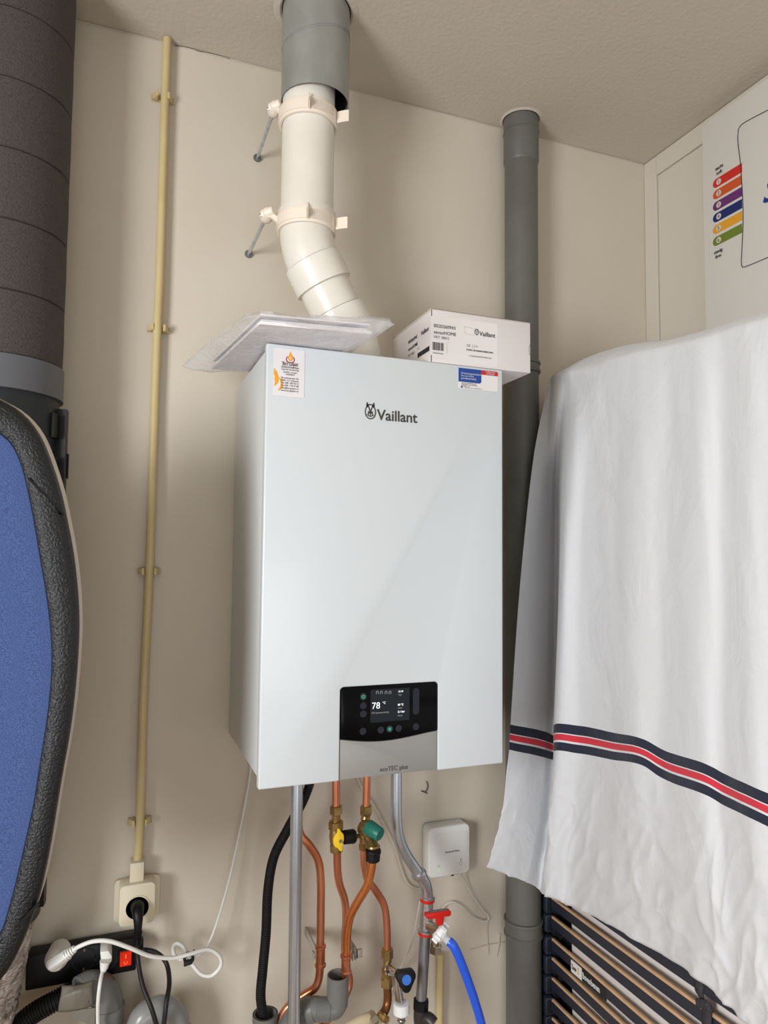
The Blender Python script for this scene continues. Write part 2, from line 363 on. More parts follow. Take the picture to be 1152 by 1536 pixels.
st, A, B = sticker((687.5, 551.5), (746.5, 588), 'white inspection sticker with blue and red printed blocks')
SW, SH = B.x-A.x, A.z-B.z
sf([(0, 0), (.575, 0), (.575, .60), (.54, .68), (0, .68)], mat('sticker_blue', rgb(26, 70, 150), .45), 'printed_block')
sf([(.575, 0), (.97, 0), (1, .04), (1, .22), (.575, .22)], mat('sticker_red', rgb(196, 34, 38), .45), 'printed_block')
wht = mat('white_ink', rgb(225, 228, 232), .6)
def st2(s, u, v, h, wid, m=darkprint):
    o = text(s, sp(u, v)+Vector((0, -.0003, 0)), h, X, Z, m, st, 'lettering')
    xs = [q.co.x for q in o.data.vertices]; k = wid*SW/(max(xs)-min(xs)); x0 = min(xs)
    for q in o.data.vertices: q.co.x = x0+(q.co.x-x0)*k
for i, (s, wd) in enumerate((('Dit toestel is gecontroleerd', .49), ('door een CO-vrij', .31), ('gecertificeerd bedrijf', .38))): st2(s, .06, .29+.125*i, .0045, wd, wht)
st2('DE SERVICE VAN', .68, .10, .003, .24, wht); st2('UW INSTALLATEUR', .70, .19, .003, .2, wht)
for i, (s, wd) in enumerate((('www.installateur.nl', .37), ('Toezicht op werking', .39), ('Periode: 1 jr', .2))): st2(s, .07, .79-.0+.075*i-.03, .0032, wd)
st2('geproduceerd en gecertificeerd', .15, .97, .0025, .43, ink_lt); sf([(.06, .90), (.10, .90), (.10, .98), (.06, .98)], mat('sticker_blue', rgb(26, 70, 150), .45), 'printed_block')

# ------------------------------------------------------------------ cardboard box on the boiler
bx = thing('cardboard_box', (.395, .085, BH), 'small white printed cardboard box on top of the boiler at its right end', 'box')
x0, x1, z0, z1 = .2945, .5005, BH+.0005, .8125
MB().box((x0, .001, z0), (x1, .185, z1-.002)).build('carton', cardb, bx, bevel=.0008)
MB().box((x0-.0008, .002, z1-.0035), (x1+.0005, .186, z1)).build('lid', mat('carton_lid', rgb(196, 186, 180), .7), bx, bevel=.0006)
MB().box((x0+.002, .0035, z1+.0004), (x1-.004, .01, z1+.0012)).build('lid_fold', cardi, bx)
MB().box((x0+.0002, .0004, z1-.014), (x0+.0012, .0014, z1-.002)).box((x0, .0004, z0), (x0+.001, .0014, z0+.012)).build('corner_slot', inkm, bx)
nt_ = []
for k in range(13):
    a_ = math.radians(-90+180*k/12); nt_.append((x1-.0035*math.cos(a_)+.0003, .0004, .76+.011*math.sin(a_)))
MB().tube(nt_, .0003, 5, smooth=False).build('thumb_notch', ink_lt, bx)
MB().prism([(.238, .17, BH+.0005), (.286, .172, BH+.0005), (.286, .172, BH+.034), (.280, .172, BH+.040)], (0, .001, 0)).build('side_flap', mat('carton_flap', rgb(150, 138, 124), .8), bx, smooth=0)
def bt(s, px, py, size, m=inkm, **k): return ft(s, px, py, size, m, bx, y=.0006, **k)
bt('0020260943', 650.3, 490.5, .0088, bold=0); bt('sensoHOME', 650.3, 500, .0088, bold=0); bt('VRT 380/2', 650, 507, .0072, ink_lt)
bt('Vaillant', 719, 503.5, .0118, bold=.0001, sx=.95)
e0 = at(715.3, 498, 0)
er = MB(); rows = [[Vector((e0.x+rr*math.cos(2*math.pi*k/20), y_, e0.z+rr*1.35*math.sin(2*math.pi*k/20))) for k in range(20)] for rr, y_ in ((.0043, .0003), (.0034, .0003), (.0034, .0009), (.0043, .0009))]
er.grid(rows, True)
for s in (-1, 1): er.prism([(e0.x+s*.0005, .0003, e0.z-.004), (e0.x+s*.003, .0003, e0.z+.0065), (e0.x+s*.0012, .0003, e0.z+.003)], (0, .0006, 0))
er.build('emblem', inkm, bx, smooth=0)
def bars(px0, px1, py0, py1, n, face, w=.5, seed=1):
    rnd = random.Random(seed); mb = MB()
    if face == 'f':
        a_, b_ = at(px0, py0, 0), at(px1, py1, 0)
        for i in range(n):
            x = a_.x+(b_.x-a_.x)*i/n; ww = (b_.x-a_.x)/n*rnd.uniform(.3, .7)
            mb.box((x, .0004, b_.z), (x+ww, .0012, a_.z))
    return mb.build('barcode', inkm, bx, smooth=0)
bars(649, 666, 512.5, 526.5, 13, 'f'); bars(700, 741, 523, 530.5, 26, 'f', seed=3)
bt('040260943081', 649, 530, .0035, ink_lt); bt('21240200202609430938351780', 703, 534.5, .0036, ink_lt)
bt('CE', 700, 519.5, .006); bt('[ ] X', 708.5, 520.5, .0055, ink_lt)
dv = at(704, 496, 0); MB().tube([(dv.x-.01, .0008, dv.z+.007), (dv.x+.011, .0008, dv.z+.005), (dv.x+.009, .0008, dv.z-.008), (dv.x-.008, .0008, dv.z-.006), (dv.x-.01, .0008, dv.z+.007)], .0002, 4, smooth=False).build('printed_drawing', ink_lt, bx)
lw = at(671, 520, 0); MB().tube([(lw.x+.004, .0008, lw.z+.008), (lw.x, .0008, lw.z+.008), (lw.x, .0008, lw.z-.012)], .0002, 4, smooth=False).build('printed_rule', ink_lt, bx)
MB().prism([(x0+.003, .0008, z1-.012), (x0+.135, .0008, z1-.012), (x0+.135, .0008, z0+.004), (x0+.003, .0008, z0+.004)], (0, .0001, 0)).build('label_sheet', mat('label_paper', rgb(232, 226, 224), .5), bx, smooth=0)
def lt(s, y, z, size, m=inkm, **k): return text(s, (x0-.0002, y, z), size, -Yv, Z, m, bx, **k)
lt('0020260943', .105, .776, .0088, bold=.0001); lt('sensoHOME', .105, .762, .0088, bold=.0001); lt('VRT 380/2', .105, .750, .007, ink_lt)
lt('Vaillant', .045, .775, .0118, bold=.0001)
rnd = random.Random(4); bb = MB(); yy = .06
while yy > .008:
    ww = rnd.uniform(.0004, .0011); bb.box((x0-.0006, yy-ww, .737), (x0+.0002, yy, .746)); yy -= ww+.0011
bb.build('barcode', inkm, bx, smooth=0)
lt('CE', .06, .752, .006, ink_lt)

# ------------------------------------------------------------------ documents in a plastic bag
paperm = mat('paper_white', rgb(234, 229, 232), .6)
FL, FR, BR, BL = Vector((-.030, -.085, 0)), Vector((.150, -.105, 0)), Vector((.110, .19, 0)), Vector((-.066, .225, 0))
def quadpt(u, v, ins=0): 
    u = ins+u*(1-2*ins); v = ins+v*(1-2*ins)
    return (FL*(1-u)+FR*u)*(1-v)+(BL*(1-u)+BR*u)*v
def sag(p):  # overhanging part droops a little
    return 0.004*math.sin(p.x*30)-.0
zb = BH+.003
for i, (ins, h, lab) in enumerate(((.02, .0055, 'thick white manual at the bottom inside the plastic bag'), (.045, .004, 'folded white leaflet in the middle inside the plastic bag'), (.03, .0035, 'thin white booklet on top inside the plastic bag'))):
    mb = MB(); n = 8
    for lay in (0, 1):
        pass
    rb = [[quadpt(a/n, b/n, ins)+Vector((0, 0, zb+.0025*math.sin(3.1*a/n)*math.sin(2.5*b/n)*(i))) for a in range(n+1)] for b in range(n+1)]
    rt = [[p+Vector((0, 0, h-.0006)) for p in r_] for r_ in rb]
    mb.grid(rb); mb.grid(rt)
    for loop in ([rb[0][a] for a in range(n+1)], [rb[b][n] for b in range(n+1)], [rb[n][a] for a in range(n, -1, -1)], [rb[b][0] for b in range(n, -1, -1)]):
        mb.grid([loop, [p+Vector((0, 0, h-.0006)) for p in loop]])
    tag(mb.build('booklet', paperm), lab, 'booklet', 'documents inside the plastic bag'); zb += h+.0025*i+.0012
bagm = bpy.data.materials.new('clear_plastic_film'); bagm.use_nodes = True
nt = bagm.node_tree; nt.nodes.clear(); out = nt.nodes.new('ShaderNodeOutputMaterial'); mix = nt.nodes.new('ShaderNodeMixShader')
tr = nt.nodes.new('ShaderNodeBsdfTransparent'); pb = nt.nodes.new('ShaderNodeBsdfPrincipled'); pb.inputs['Base Color'].default_value = (.85, .84, .86, 1); pb.inputs['Roughness'].default_value = .22
tcb = nt.nodes.new('ShaderNodeTexCoord'); nb = nt.nodes.new('ShaderNodeTexNoise'); nb.inputs['Scale'].default_value = 28; nb.inputs['Detail'].default_value = 5; nb.inputs['Distortion'].default_value = 1.2
bpn = nt.nodes.new('ShaderNodeBump'); bpn.inputs['Strength'].default_value = .9; bpn.inputs['Distance'].default_value = .004
nt.links.new(tcb.outputs['Object'], nb.inputs['Vector']); nt.links.new(nb.outputs[0], bpn.inputs['Height']); nt.links.new(bpn.outputs[0], pb.inputs['Normal'])
mix.inputs[0].default_value = .34
nt.links.new(tr.outputs[0], mix.inputs[1]); nt.links.new(pb.outputs[0], mix.inputs[2]); nt.links.new(mix.outputs[0], out.inputs[0])
def bagmesh():
    mb = MB(); n = 44; m = 44; rows = []
    outl = [Vector((-.048, -.075, 0)), Vector((.172, -.135, 0)), Vector((.128, .21, 0)), Vector((-.112, .252, 0))]
    top, bot = [], []
    for j in range(m+1):
        v = j/m; rt, rb = [], []
        for i in range(n+1):
            u = i/n
            p = (outl[0]*(1-u)+outl[1]*u)*(1-v)+(outl[3]*(1-u)+outl[2]*u)*v
            e = min(u, 1-u, v, 1-v); k = min(1, e/.085)
            nz = noise.noise(Vector((u*7, v*7, 1.5)))*.004+noise.noise(Vector((u*19, v*15, 4)))*.002
            c = BH+.0035+.0065*(1-k)+ (.005*math.sin(u*9+v*3) if e < .04 else 0)
            ed = 1 if e > 0 else 0
            rt.append(p+Vector((nz*.6, nz*.8, 0))*(1-k)+Vector((0, 0, c+(.0245*k**.6+nz*.7)*ed)))
            onb = (0 < p.x < BW and p.y > -.004)
            rb.append(p+Vector((nz*.6, nz*.8, 0))*(1-k)+Vector((0, 0, max(c-(.0025*k)*ed-abs(nz)*.5*ed, BH+.0008) if onb else c-(.004*k+abs(nz)*.6)*ed)))
        top.append(rt); bot.append(rb)
    mb.grid(top); mb.grid(bot); return mb
bag = bagmesh().build('plastic_bag', bagm, smooth=60)
tag(bag, 'clear crinkled plastic bag of papers overhanging the boiler\'s top left corner', 'plastic bag')

# ------------------------------------------------------------------ flue, clamps, galvanised duct
YF = .15
flue = thing('flue_pipe', (.228, YF, BH), 'white plastic flue rising from the boiler top and bending up to the ceiling duct', 'flue pipe')
tp = at(464, 120, YF); tp = Vector((at(462, 230, YF).x, YF, 1.30))
k1 = Vector((tp.x, YF, at(460, 365, YF).z)); xv = tp.x
p_low = at(545, 490, YF); 
elb0 = Vector((xv, YF, at(460, 347, YF).z)); elb1 = at(469.5, 395, YF); dirv = (at(521, 502, YF)-elb1).normalized()
R1 = .05
MB().tube([Vector((xv, YF, 1.36)), elb0+Z*.01], R1, 40, smooth=False).build('vertical_pipe', pvc_white, flue)
MB().tube([elb0+Z*.012, elb0, elb0-Z*.016+X*.0005, elb0+(elb1-elb0)*.62-X*.003, elb1, elb1+dirv*.006], R1+.0005, 40, sub=6).build('elbow', pvc_white, flue)
MB().lathe([(0, R1+.001), (.001, R1+.0045), (.03, R1+.0045), (.031, R1+.001)], elb0+Z*.004, Z, 40).build('elbow_collar', pvc_white, flue)
MB().lathe([(0, R1+.0008), (0, R1+.0055), (.050, R1+.0055), (.051, R1+.0008)], elb1-dirv*.002, dirv, 40).build('sleeve_collar', pvc_white, flue)
gapm = mat('gap_shade', rgb(70, 66, 62), .8)  # dark ring colour paints the shade in the gap at each sleeve rim
def gap(o_, d_): return MB().lathe([(-.0012, R1+.0006), (-.0012, R1+.0026), (.0004, R1+.0026), (.0004, R1+.0006)], o_, d_, 40, close=True).build('gap_shade_ring', gapm, flue)
gap(elb1-dirv*.002, dirv)
q1 = at(533, 473, YF)
MB().tube([elb1, elb1+dirv*.13], R1-.001, 40, smooth=False).build('sloping_pipe', pvc_white, flue)
c2 = elb1+dirv*.101
MB().lathe([(0, R1+.0008), (0, R1+.0055), (.045, R1+.0055), (.047, R1+.0008)], c2, dirv, 40).build('sleeve_collar', pvc_white, flue)
c3 = c2+dirv*.045
gap(c2, dirv)
MB().tube([c3-dirv*.006, c3+dirv*.004, Vector((c3.x+.014, YF, c3.z-.028)), Vector((c3.x+.018, YF, c3.z-.055)), Vector((c3.x+.018, YF, BH))], R1, 40, sub=5).build('lower_elbow', pvc_white, flue)
MB().lathe([(0, R1+.006), (.006, R1+.006), (.008, R1)], Vector((c3.x+.018, YF, BH+.0005)), Z, 40).build('base_ring', pvc_white, flue)

duct = thing('galvanised_duct', (xv+.0125, YF, 1.25), 'grey galvanised spiral duct coming through the ceiling over the white flue', 'duct')
dc = Vector((xv+.0125, YF, 0)); R2 = .0652; ZD = at(470, 122, YF-.065).z
zdl = lambda a: 1.292+.0*a
mb = MB(); rows = []
prof = [(ZD+.001, R2-.0005), (ZD, R2), (ZC+.02, R2), (ZC+.02, R2-.0015), (ZD+.001, R2-.0015)]
mb.lathe([(z, r) for z, r in prof], Vector((dc.x, dc.y, 0)), Z, 56, close=True)
mb.build('duct_sleeve', zinc, duct)
MB().lathe([(ZD+.012, R2-.0017), (ZC+.018, R2-.0017), (ZC+.018, R2-.0019), (ZD+.012, R2-.0019)], Vector((dc.x, dc.y, 0)), Z, 48, close=True).build('duct_lining', zincin, duct)
hel = []
for k in range(41):
    a_ = 2*math.pi*k/40; hel.append((dc.x+(R2+.0003)*math.cos(a_), dc.y+(R2+.0003)*math.sin(a_), 1.358+.020*math.cos(a_-.3)))
MB().tube(hel, .0011, 6, smooth=False).build('spiral_seam', zinc, duct)
hel = [(x, y, z+.0042) for x, y, z in hel]
MB().tube(hel, .0008, 6, smooth=False).build('spiral_seam', zinc, duct)
# rough plaster collar round the duct
tag(MB().lathe([(0, R2+.002), (-.003, R2+.006), (-.002, R2+.014), (.0, R2+.018)], Vector((dc.x, dc.y, ZC)), Z, 40).build('trim_9', ceilm), kind='structure')

def clamp(zc_, px_rod, py_rod, px_hinge, py_hinge, label):
    t = thing('pipe_clamp', (xv, YF, zc_-.012), label, 'pipe clamp', 'clamps on the white flue')
    Rb = R1+.0058; cc = Vector((xv, YF, zc_))
    def arc(a0, a1, ri, ro, h0, h1, n=24):
        b = MB(); rw = []
        for k in range(n+1):
            a_ = math.radians(a0+(a1-a0)*k/n); c_, s_ = math.cos(a_), math.sin(a_)
            rw.append([cc+Vector((r_*c_, r_*s_, h_)) for r_, h_ in ((ri, h0), (ro, h0), (ro, h1), (ri, h1))])
        b.grid(rw, True); b.f.append((0, 1, 2, 3)); m_ = len(b.v); b.f.append((m_-1, m_-2, m_-3, m_-4)); return b
    arc(-215, 55, R1+.0008, Rb, -.015, .015, 40).build('band', pvc_cream, t, bevel=.0005)
    arc(-205, -105, Rb, Rb+.0018, -.010, .010).build('band_overlap', pvc_cream, t)
    rb = MB()
    for k in range(26):
        a_ = math.radians(-100+50*k/25)*1.0; c_, s_ = math.cos(a_), math.sin(a_)
        rb.obox(cc+Vector(((Rb+.0008)*c_, (Rb+.0008)*s_, 0)), Vector((c_, s_, 0))*.0016, Vector((-s_, c_, 0))*.0007, Z*.0095)
    rb.build('ratchet_teeth', pvc_cream, t)
    a_ = math.radians(-104); c_, s_ = math.cos(a_), math.sin(a_)
    MB().prism([cc+Vector((Rb*c_, Rb*s_, .020)), cc+Vector(((Rb+.019)*c_, (Rb+.019)*s_, -.006)), cc+Vector((Rb*c_, Rb*s_, -.012))], Vector((-s_, c_, 0))*.002).build('ratchet_tab', pvc_cream, t)
    a_ = math.radians(-34); c_, s_ = math.cos(a_), math.sin(a_)
    tb = []
    for k in range(7):
        q = k/6; tb.append(cc+Vector(((Rb+.0005+.022*q)*c_-.004*math.sin(q*2.5)*s_, (Rb+.0005+.022*q)*s_-.004*math.sin(q*2.5), 0)))
    b = MB(); b.grid([[p+Z*.011 for p in tb], [p-Z*.011 for p in tb], [p-Z*.011+Vector((0, .002, 0)) for p in tb], [p+Z*.011+Vector((0, .002, 0)) for p in tb], [p+Z*.011 for p in tb]])
    b.build('pull_tab', pvc_cream, t)
    hp = at(px_hinge, py_hinge, YF+.015); wp = at(px_rod, py_rod, YW-.002)
    d_ = (wp-hp).normalized()
    MB().lathe([(-.012, .0075), (-.0105, .009), (.0105, .009), (.012, .0075)], hp+Vector((0, 0, .001)), Vector((.75, -.6, .2)), 20).build('hinge_barrel', pvc_cream, t)
    MB().obox((hp+cc-X*Rb)/2+Vector((.002, 0, 0)), (cc-X*Rb-hp)*.5, Vector((0, .004, 0)), Z*.0055).build('hinge_arm', pvc_cream, t, bevel=.001)
    MB().lathe([(-.004, .010), (.003, .0125), (.010, .0132), (.018, .0118), (.024, .008), (.026, .006)], hp, d_, 20).build('ball_socket', pvc_cream, t)
    MB().lathe([(-.015, .001), (-.015, .0045), (-.0115, .0045), (-.0115, .0)], hp, Vector((.75, -.6, .2)), 12).build('screw_head', steel, t)
    hexnut(MB(), hp+d_*.024, d_, .012, .0052).build('nut', steel, t, smooth=0)
    MB().tube([hp+d_*.03, wp], .0036, 10, smooth=False).build('threaded_rod', steel, t)
    MB().lathe([(-.004, .005), (-.004, .0075), (-.001, .0085), (.001, .0085)], wp, Vector((0, 1, 0)), 16).build('wall_plug', steel_dull, t)
clamp(at(462, 153, YF-.056).z, 386, 237, 413, 160, 'upper white ratchet clamp on the flue just below the grey duct')
clamp(at(459, 318, YF-.056).z, 373, 381, 402, 320, 'lower white ratchet clamp on the flue above its elbow')

# ------------------------------------------------------------------ grey drain stack on the right
xs = .667; ys = .298; Rs = .0395
stack = thing('drain_stack', (xs, ys, ZF), 'tall dark grey plastic drain pipe running floor to ceiling behind the cloth', 'drain pipe')
zz = lambda py: at(783, py, ys-Rs).z
MB().lathe([(ZF, Rs), (ZC-.001, Rs)], (xs, ys, 0), Z, 40).build('pipe', pvc_stack, stack)
MB().lathe([(zz(232), Rs), (zz(229), Rs+.0025), (ZC-.002, Rs+.0025)], (xs, ys, 0), Z, 40).build('ceiling_socket', pvc_stack, stack)
MB().lathe([(zz(186), Rs+.002), (zz(185), Rs+.004), (zz(182), Rs+.002)], (xs, ys, 0), Z, 40).build('socket_bead', pvc_stack, stack)
def sock(p_top, p_bot):
    a_, b_ = zz(p_bot), zz(p_top)
    return MB().lathe([(a_-.002, Rs), (a_, Rs+.004), (a_+.005, Rs+.0045), (a_+.007, Rs+.002), (b_-.008, Rs+.002), (b_-.006, Rs+.0045), (b_-.001, Rs+.004), (b_, Rs)], (xs, ys, 0), Z, 40)
sock(536, 553).build('socket', pvc_stack, stack); sock(1392, 1418).build('socket', pvc_stack, stack)
tag(MB().lathe([(0, Rs+.003), (-.003, Rs+.006), (-.001, Rs+.010), (0, Rs+.012)], (xs, ys, ZC), Z, 24).build('trim_10', ceilm), kind='structure')

# ------------------------------------------------------------------ conduit, clips, socket
yc = YW-.016; cr = .0083
cp = [at(251, 58, yc), at(247.5, 148, yc), at(240, 400, yc), at(236, 494, yc), at(229, 700, yc), at(224, 857, yc), at(215, 1050, yc), at(210, 1231, yc), at(206, 1300, yc)]
cp[0].z = ZC-.003
cond = tag(MB().tube(cp, cr, 18).build('conduit', beige), 'long yellowed plastic conduit running from ceiling to wall socket', 'conduit')
for i, (px, py, lab) in enumerate(((243.5, 148, 'topmost yellowed saddle clip on the conduit'), (237, 494, 'second saddle clip down the conduit, level with the plastic bag'), (223, 857, 'third saddle clip down the conduit, left of the boiler'), (209, 1231, 'lowest saddle clip on the conduit, just above the socket'))):
    c = at(px, py, YW-.006); t = thing('pipe_clip', (c.x, YW-.004, c.z), lab, 'pipe clip', 'saddle clips of the conduit')
    for s in (-1, 1):
        MB().box((c.x+(.0088 if s > 0 else -.0140), YW-.0235, c.z-.0065), (c.x+(.0140 if s > 0 else -.0088), YW-.002, c.z+.0065)).build('jaw', beige, t, bevel=.0006)
        wd = MB(); wd.prism([(c.x+s*.0138, YW-.015, c.z-.006), (c.x+s*.0205, YW-.007, c.z-.006), (c.x+s*.0205, YW-.002, c.z-.006), (c.x+s*.0138, YW-.002, c.z-.006)], (0, 0, .012))
        wd.build('shoulder', beige, t)
        tt = MB()
        for k in range(3): tt.box((c.x+s*.0195-.0012, YW-.008, c.z-.0055+k*.0043), (c.x+s*.0215+.0012, YW-.002, c.z-.0035+k*.0043))
        tt.build('teeth', mat('clip_tooth', rgb(188, 176, 148), .6), t)
    MB().box((c.x-.0139, YW-.004, c.z-.006), (c.x+.0139, YW-.001, c.z+.006)).build('base', beige, t)
so = thing('wall_socket', (at(205, 1345, YW).x, YW-.02, at(205, 1390, YW).z), 'cream surface-mounted wall socket below the yellowed conduit', 'wall socket')
a_, b_ = at(172, 1315, YW-.008), at(237, 1374, YW-.008)
cx, cz_ = (a_.x+b_.x)/2, (a_.z+b_.z)/2; cz_ += .0
MB().prism([(x, YW-.009, z) for x, z in rrect(cx+.001, at(205, 1348, YW-.008).z, .0415, .039, .008)], (0, .008, 0)).build('back_plate', cream, so, bevel=.0015)
c = at(206, 1357, YW-.045)
MB().prism([(x, YW-.045, z) for x, z in rrect(c.x, c.z, .0315, .037, .009)], (0, .037, 0)).build('cover', cream, so, bevel=.002)
h = at(206, 1362, YW-.046)
MB().lathe([(0, .0215), (0, .0195), (.0, .0)], (h.x, YW-.0455, h.z), -Yv, 32).build('socket_well', black_pl, so)
MB().lathe([(-.001, .0225), (.0012, .0225), (.0012, .0202), (-.001, .0202)], (h.x, YW-.0455, h.z), -Yv, 32, close=True).build('rim', cream, so)
e = at(205.5, 1310, YW-.034); MB().box((e.x-.0125, YW-.034, e.z-.019), (e.x+.0125, YW-.006, e.z+.019)).build('conduit_entry', cream, so, bevel=.002)
for px, py in ((231, 1319), (180, 1371)):
    q = at(px, py, YW-.01); MB().lathe([(0, .004), (.0015, .0035)], q, -Yv, 12).build('screw', cream, so)
pl = thing('black_plug', (h.x, YW-.07, h.z-.05), 'black angled mains plug in the cream wall socket with its black cable', 'plug')
MB().tube([(h.x, YW-.044, h.z+.004), (h.x, YW-.062, h.z+.003), (h.x+.001, YW-.072, h.z-.012), (h.x+.001, YW-.072, h.z-.045)], .0, 16, sub=5, rfun=lambda i, n: .0135-.0085*(i/(n-1))**1.1).build('plug_body', black_pl, pl)
rr_ = MB()
for k in range(6): rr_.lathe([(0, .0078-.0004*k), (.002, .0078-.0004*k)], (h.x+.001, YW-.072, h.z-.030-k*.0042), -Z, 14)
rr_.build('strain_relief', black_pl, pl)
yk = YW-.072
MB().tube([(h.x+.001, YW-.072, h.z-.04), at(206, 1415, yk), at(207, 1440, yk), at(214, 1478, .245), at(228, 1515, .222), at(240, 1560, .22), at(250, 1620, .22)], .0040, 12).build('cable', black_rub, pl)

# ------------------------------------------------------------------ power strip and plugs
ps = thing('power_strip', (at(120, 1460, .29).x, .3, at(120, 1465, .29).z), 'black multi-socket power strip with lit red switch on the wall, lower left', 'power strip')
A, B = at(40, 1414, .305), at(204, 1456, .305)
zt, zb_ = at(200, 1407, .305).z, B.z
hs = MB().box((A.x, .305, zb_), (B.x-.0, YW-.003, zt)).build('housing', black_pl, ps, bevel=.003, bseg=2)
for px in (90, 126, 158):
    q = at(px, 1439, .305)
    MB().lathe([(0, .0205), (.001, .0205), (.001, .0185), (0, .0185)], (q.x, .3053, q.z), -Yv, 28, close=True).build('socket_outlet', mat('black_outlet', rgb(12, 12, 13), .5), ps)
    MB().box((q.x-.0012, .3035, q.z-.019), (q.x+.0012, .306, q.z-.014)).box((q.x-.0012, .3035, q.z+.014), (q.x+.0012, .306, q.z+.019)).build('earth_contact', brass, ps)
q = at(188.5, 1437.5, .303)
MB().box((q.x-.0125, .3025, q.z-.0155), (q.x+.0125, .3065, q.z+.0155)).build('switch_frame', black_pl, ps, bevel=.001)
sw = MB().prism([(q.x-.0098, .3015, q.z-.013), (q.x-.0098, .2985, q.z+.013), (q.x-.0098, .305, q.z+.013), (q.x-.0098, .305, q.z-.013)], (.0196, 0, 0)).build('rocker_switch', red_sw, ps)
sw['label'] = 'lit red rocker switch'
MB().box((q.x-.0006, .2975, q.z+.002), (q.x+.0006, .3005, q.z+.009)).build('on_mark', red_sw_hot, sw)
MB().tube([(q.x+.003*math.cos(k*math.pi/6), .3008, q.z-.006+.003*math.sin(k*math.pi/6)) for k in range(13)], .0005, 5, smooth=False).build('off_mark', red_sw_hot, sw)
MB().box((B.x, .309, at(203, 1442, .29).z), (B.x+.012, .325, at(203, 1420, .29).z)).build('mounting_lug', black_pl, ps, bevel=.001)
yk = .30
MB().tube([at(205, 1428, .31), at(218, 1425, .295), at(236, 1430, .29), at(250, 1446, .285), at(254, 1475, .255), at(249, 1508, .228), at(244, 1560, .226), at(242, 1620, .226)], .0042, 12).build('cable', black_rub, ps)
wp_ = thing('white_round_plug', (at(85, 1440, .26).x, .26, at(85, 1455, .26).z), 'white round mains plug with thick white cable looping across to the boiler', 'plug')
c = at(84, 1440, .262)
MB().lathe([(-.042, .018), (-.006, .0195), (.006, .0165), (.012, .013)], c, Vector((-.1, -1, .1)), 28).build('plug_body', white_pl, wp_)
d_ = (at(110, 1424, .245)-at(80, 1447, .25)).normalized()
MB().tube([at(76, 1449, .246), at(90, 1440, .243), at(104, 1430, .243)], 0, 4, sub=3, rfun=lambda i, n: .0115-.002*i/(n-1)).build('cable_grip', white_pl, wp_, bevel=.001)
g_ = MB()
for k in range(5): g_.lathe([(0, .0088-.0006*k), (.0024, .0088-.0006*k)], at(98, 1434, .243)+d_*(.004*k), d_, 12)
g_.build('strain_relief', white_pl, wp_)
yk = .235
loop = [at(105, 1429, .243), at(118, 1420, yk), at(140, 1412, yk-.005), at(165, 1412, yk-.01), at(195, 1422, yk-.01), at(225, 1434, yk), at(258, 1437, yk+.01), at(285, 1431, yk+.015), at(312, 1424, .26), at(329, 1434, .262), at(331, 1449, .264), at(318, 1463, .266), at(303, 1462, .268), at(291, 1450, .27), at(283, 1437, .275), at(276, 1422, .28), at(266, 1415, .285), at(260, 1420, .29), at(262, 1433, .293), at(272, 1439, .29)]
MB().tube(loop, .0036, 12).build('thick_cable', white_pl, wp_)
up_ = [at(272, 1439, .29), at(288, 1438, .285), at(304, 1428, .285), at(318, 1404, .29), at(332, 1362, .3), at(346, 1310, .31), at(358, 1255, .315), at(368, 1205, .318), at(375, 1165, .318), at(378, 1130, .318)]
MB().tube(up_, .0022, 10).build('thin_cable', white_pl, wp_)
t = thing('cable_tie', at(283, 1442, .262), 'black releasable cable tie round the white cable loops', 'cable tie')
MB().tube([at(277, 1436, .272), at(281, 1430, .262), at(288, 1432, .262), at(289, 1440, .262), at(284, 1444, .262), at(277, 1440, .27), at(277, 1436, .272)], .0028, 8).build('strap', black_rub, t)
MB().obox(at(282, 1444, .252), (.0075, 0, .001), (0, .004, 0), (0, 0, .0035)).build('clasp', black_rub, t, bevel=.001)
MB().tube([at(288, 1434, .262), at(290, 1428, .258), at(291, 1425, .256)], .0016, 6).build('tail', black_rub, t)
sp_ = thing('small_white_plug', at(158, 1440, .26), 'small angular white plug in the power strip beside the red switch', 'plug')
c = at(159, 1437, .275)
MB().prism([at(150, 1428, .262), at(163, 1426, .262), at(168, 1434, .262), at(168, 1442, .262), at(162, 1451, .262), at(152, 1449, .262)], (0, .042, 0)).build('plug_body', white_pl, sp_, bevel=.003)
MB().tube([at(158, 1441, .256), at(156, 1452, .256), at(154, 1458, .256)], 0, 12, rfun=lambda i, n: .0095-.0055*i/(n-1)).build('strain_relief', white_pl, sp_)
MB().tube([at(154, 1456, .256), at(150, 1475, .235), at(147, 1505, .232), at(147, 1540, .24), at(149, 1600, .24), at(152, 1720, .26)], .0032, 10).build('cable', white_pl, sp_)

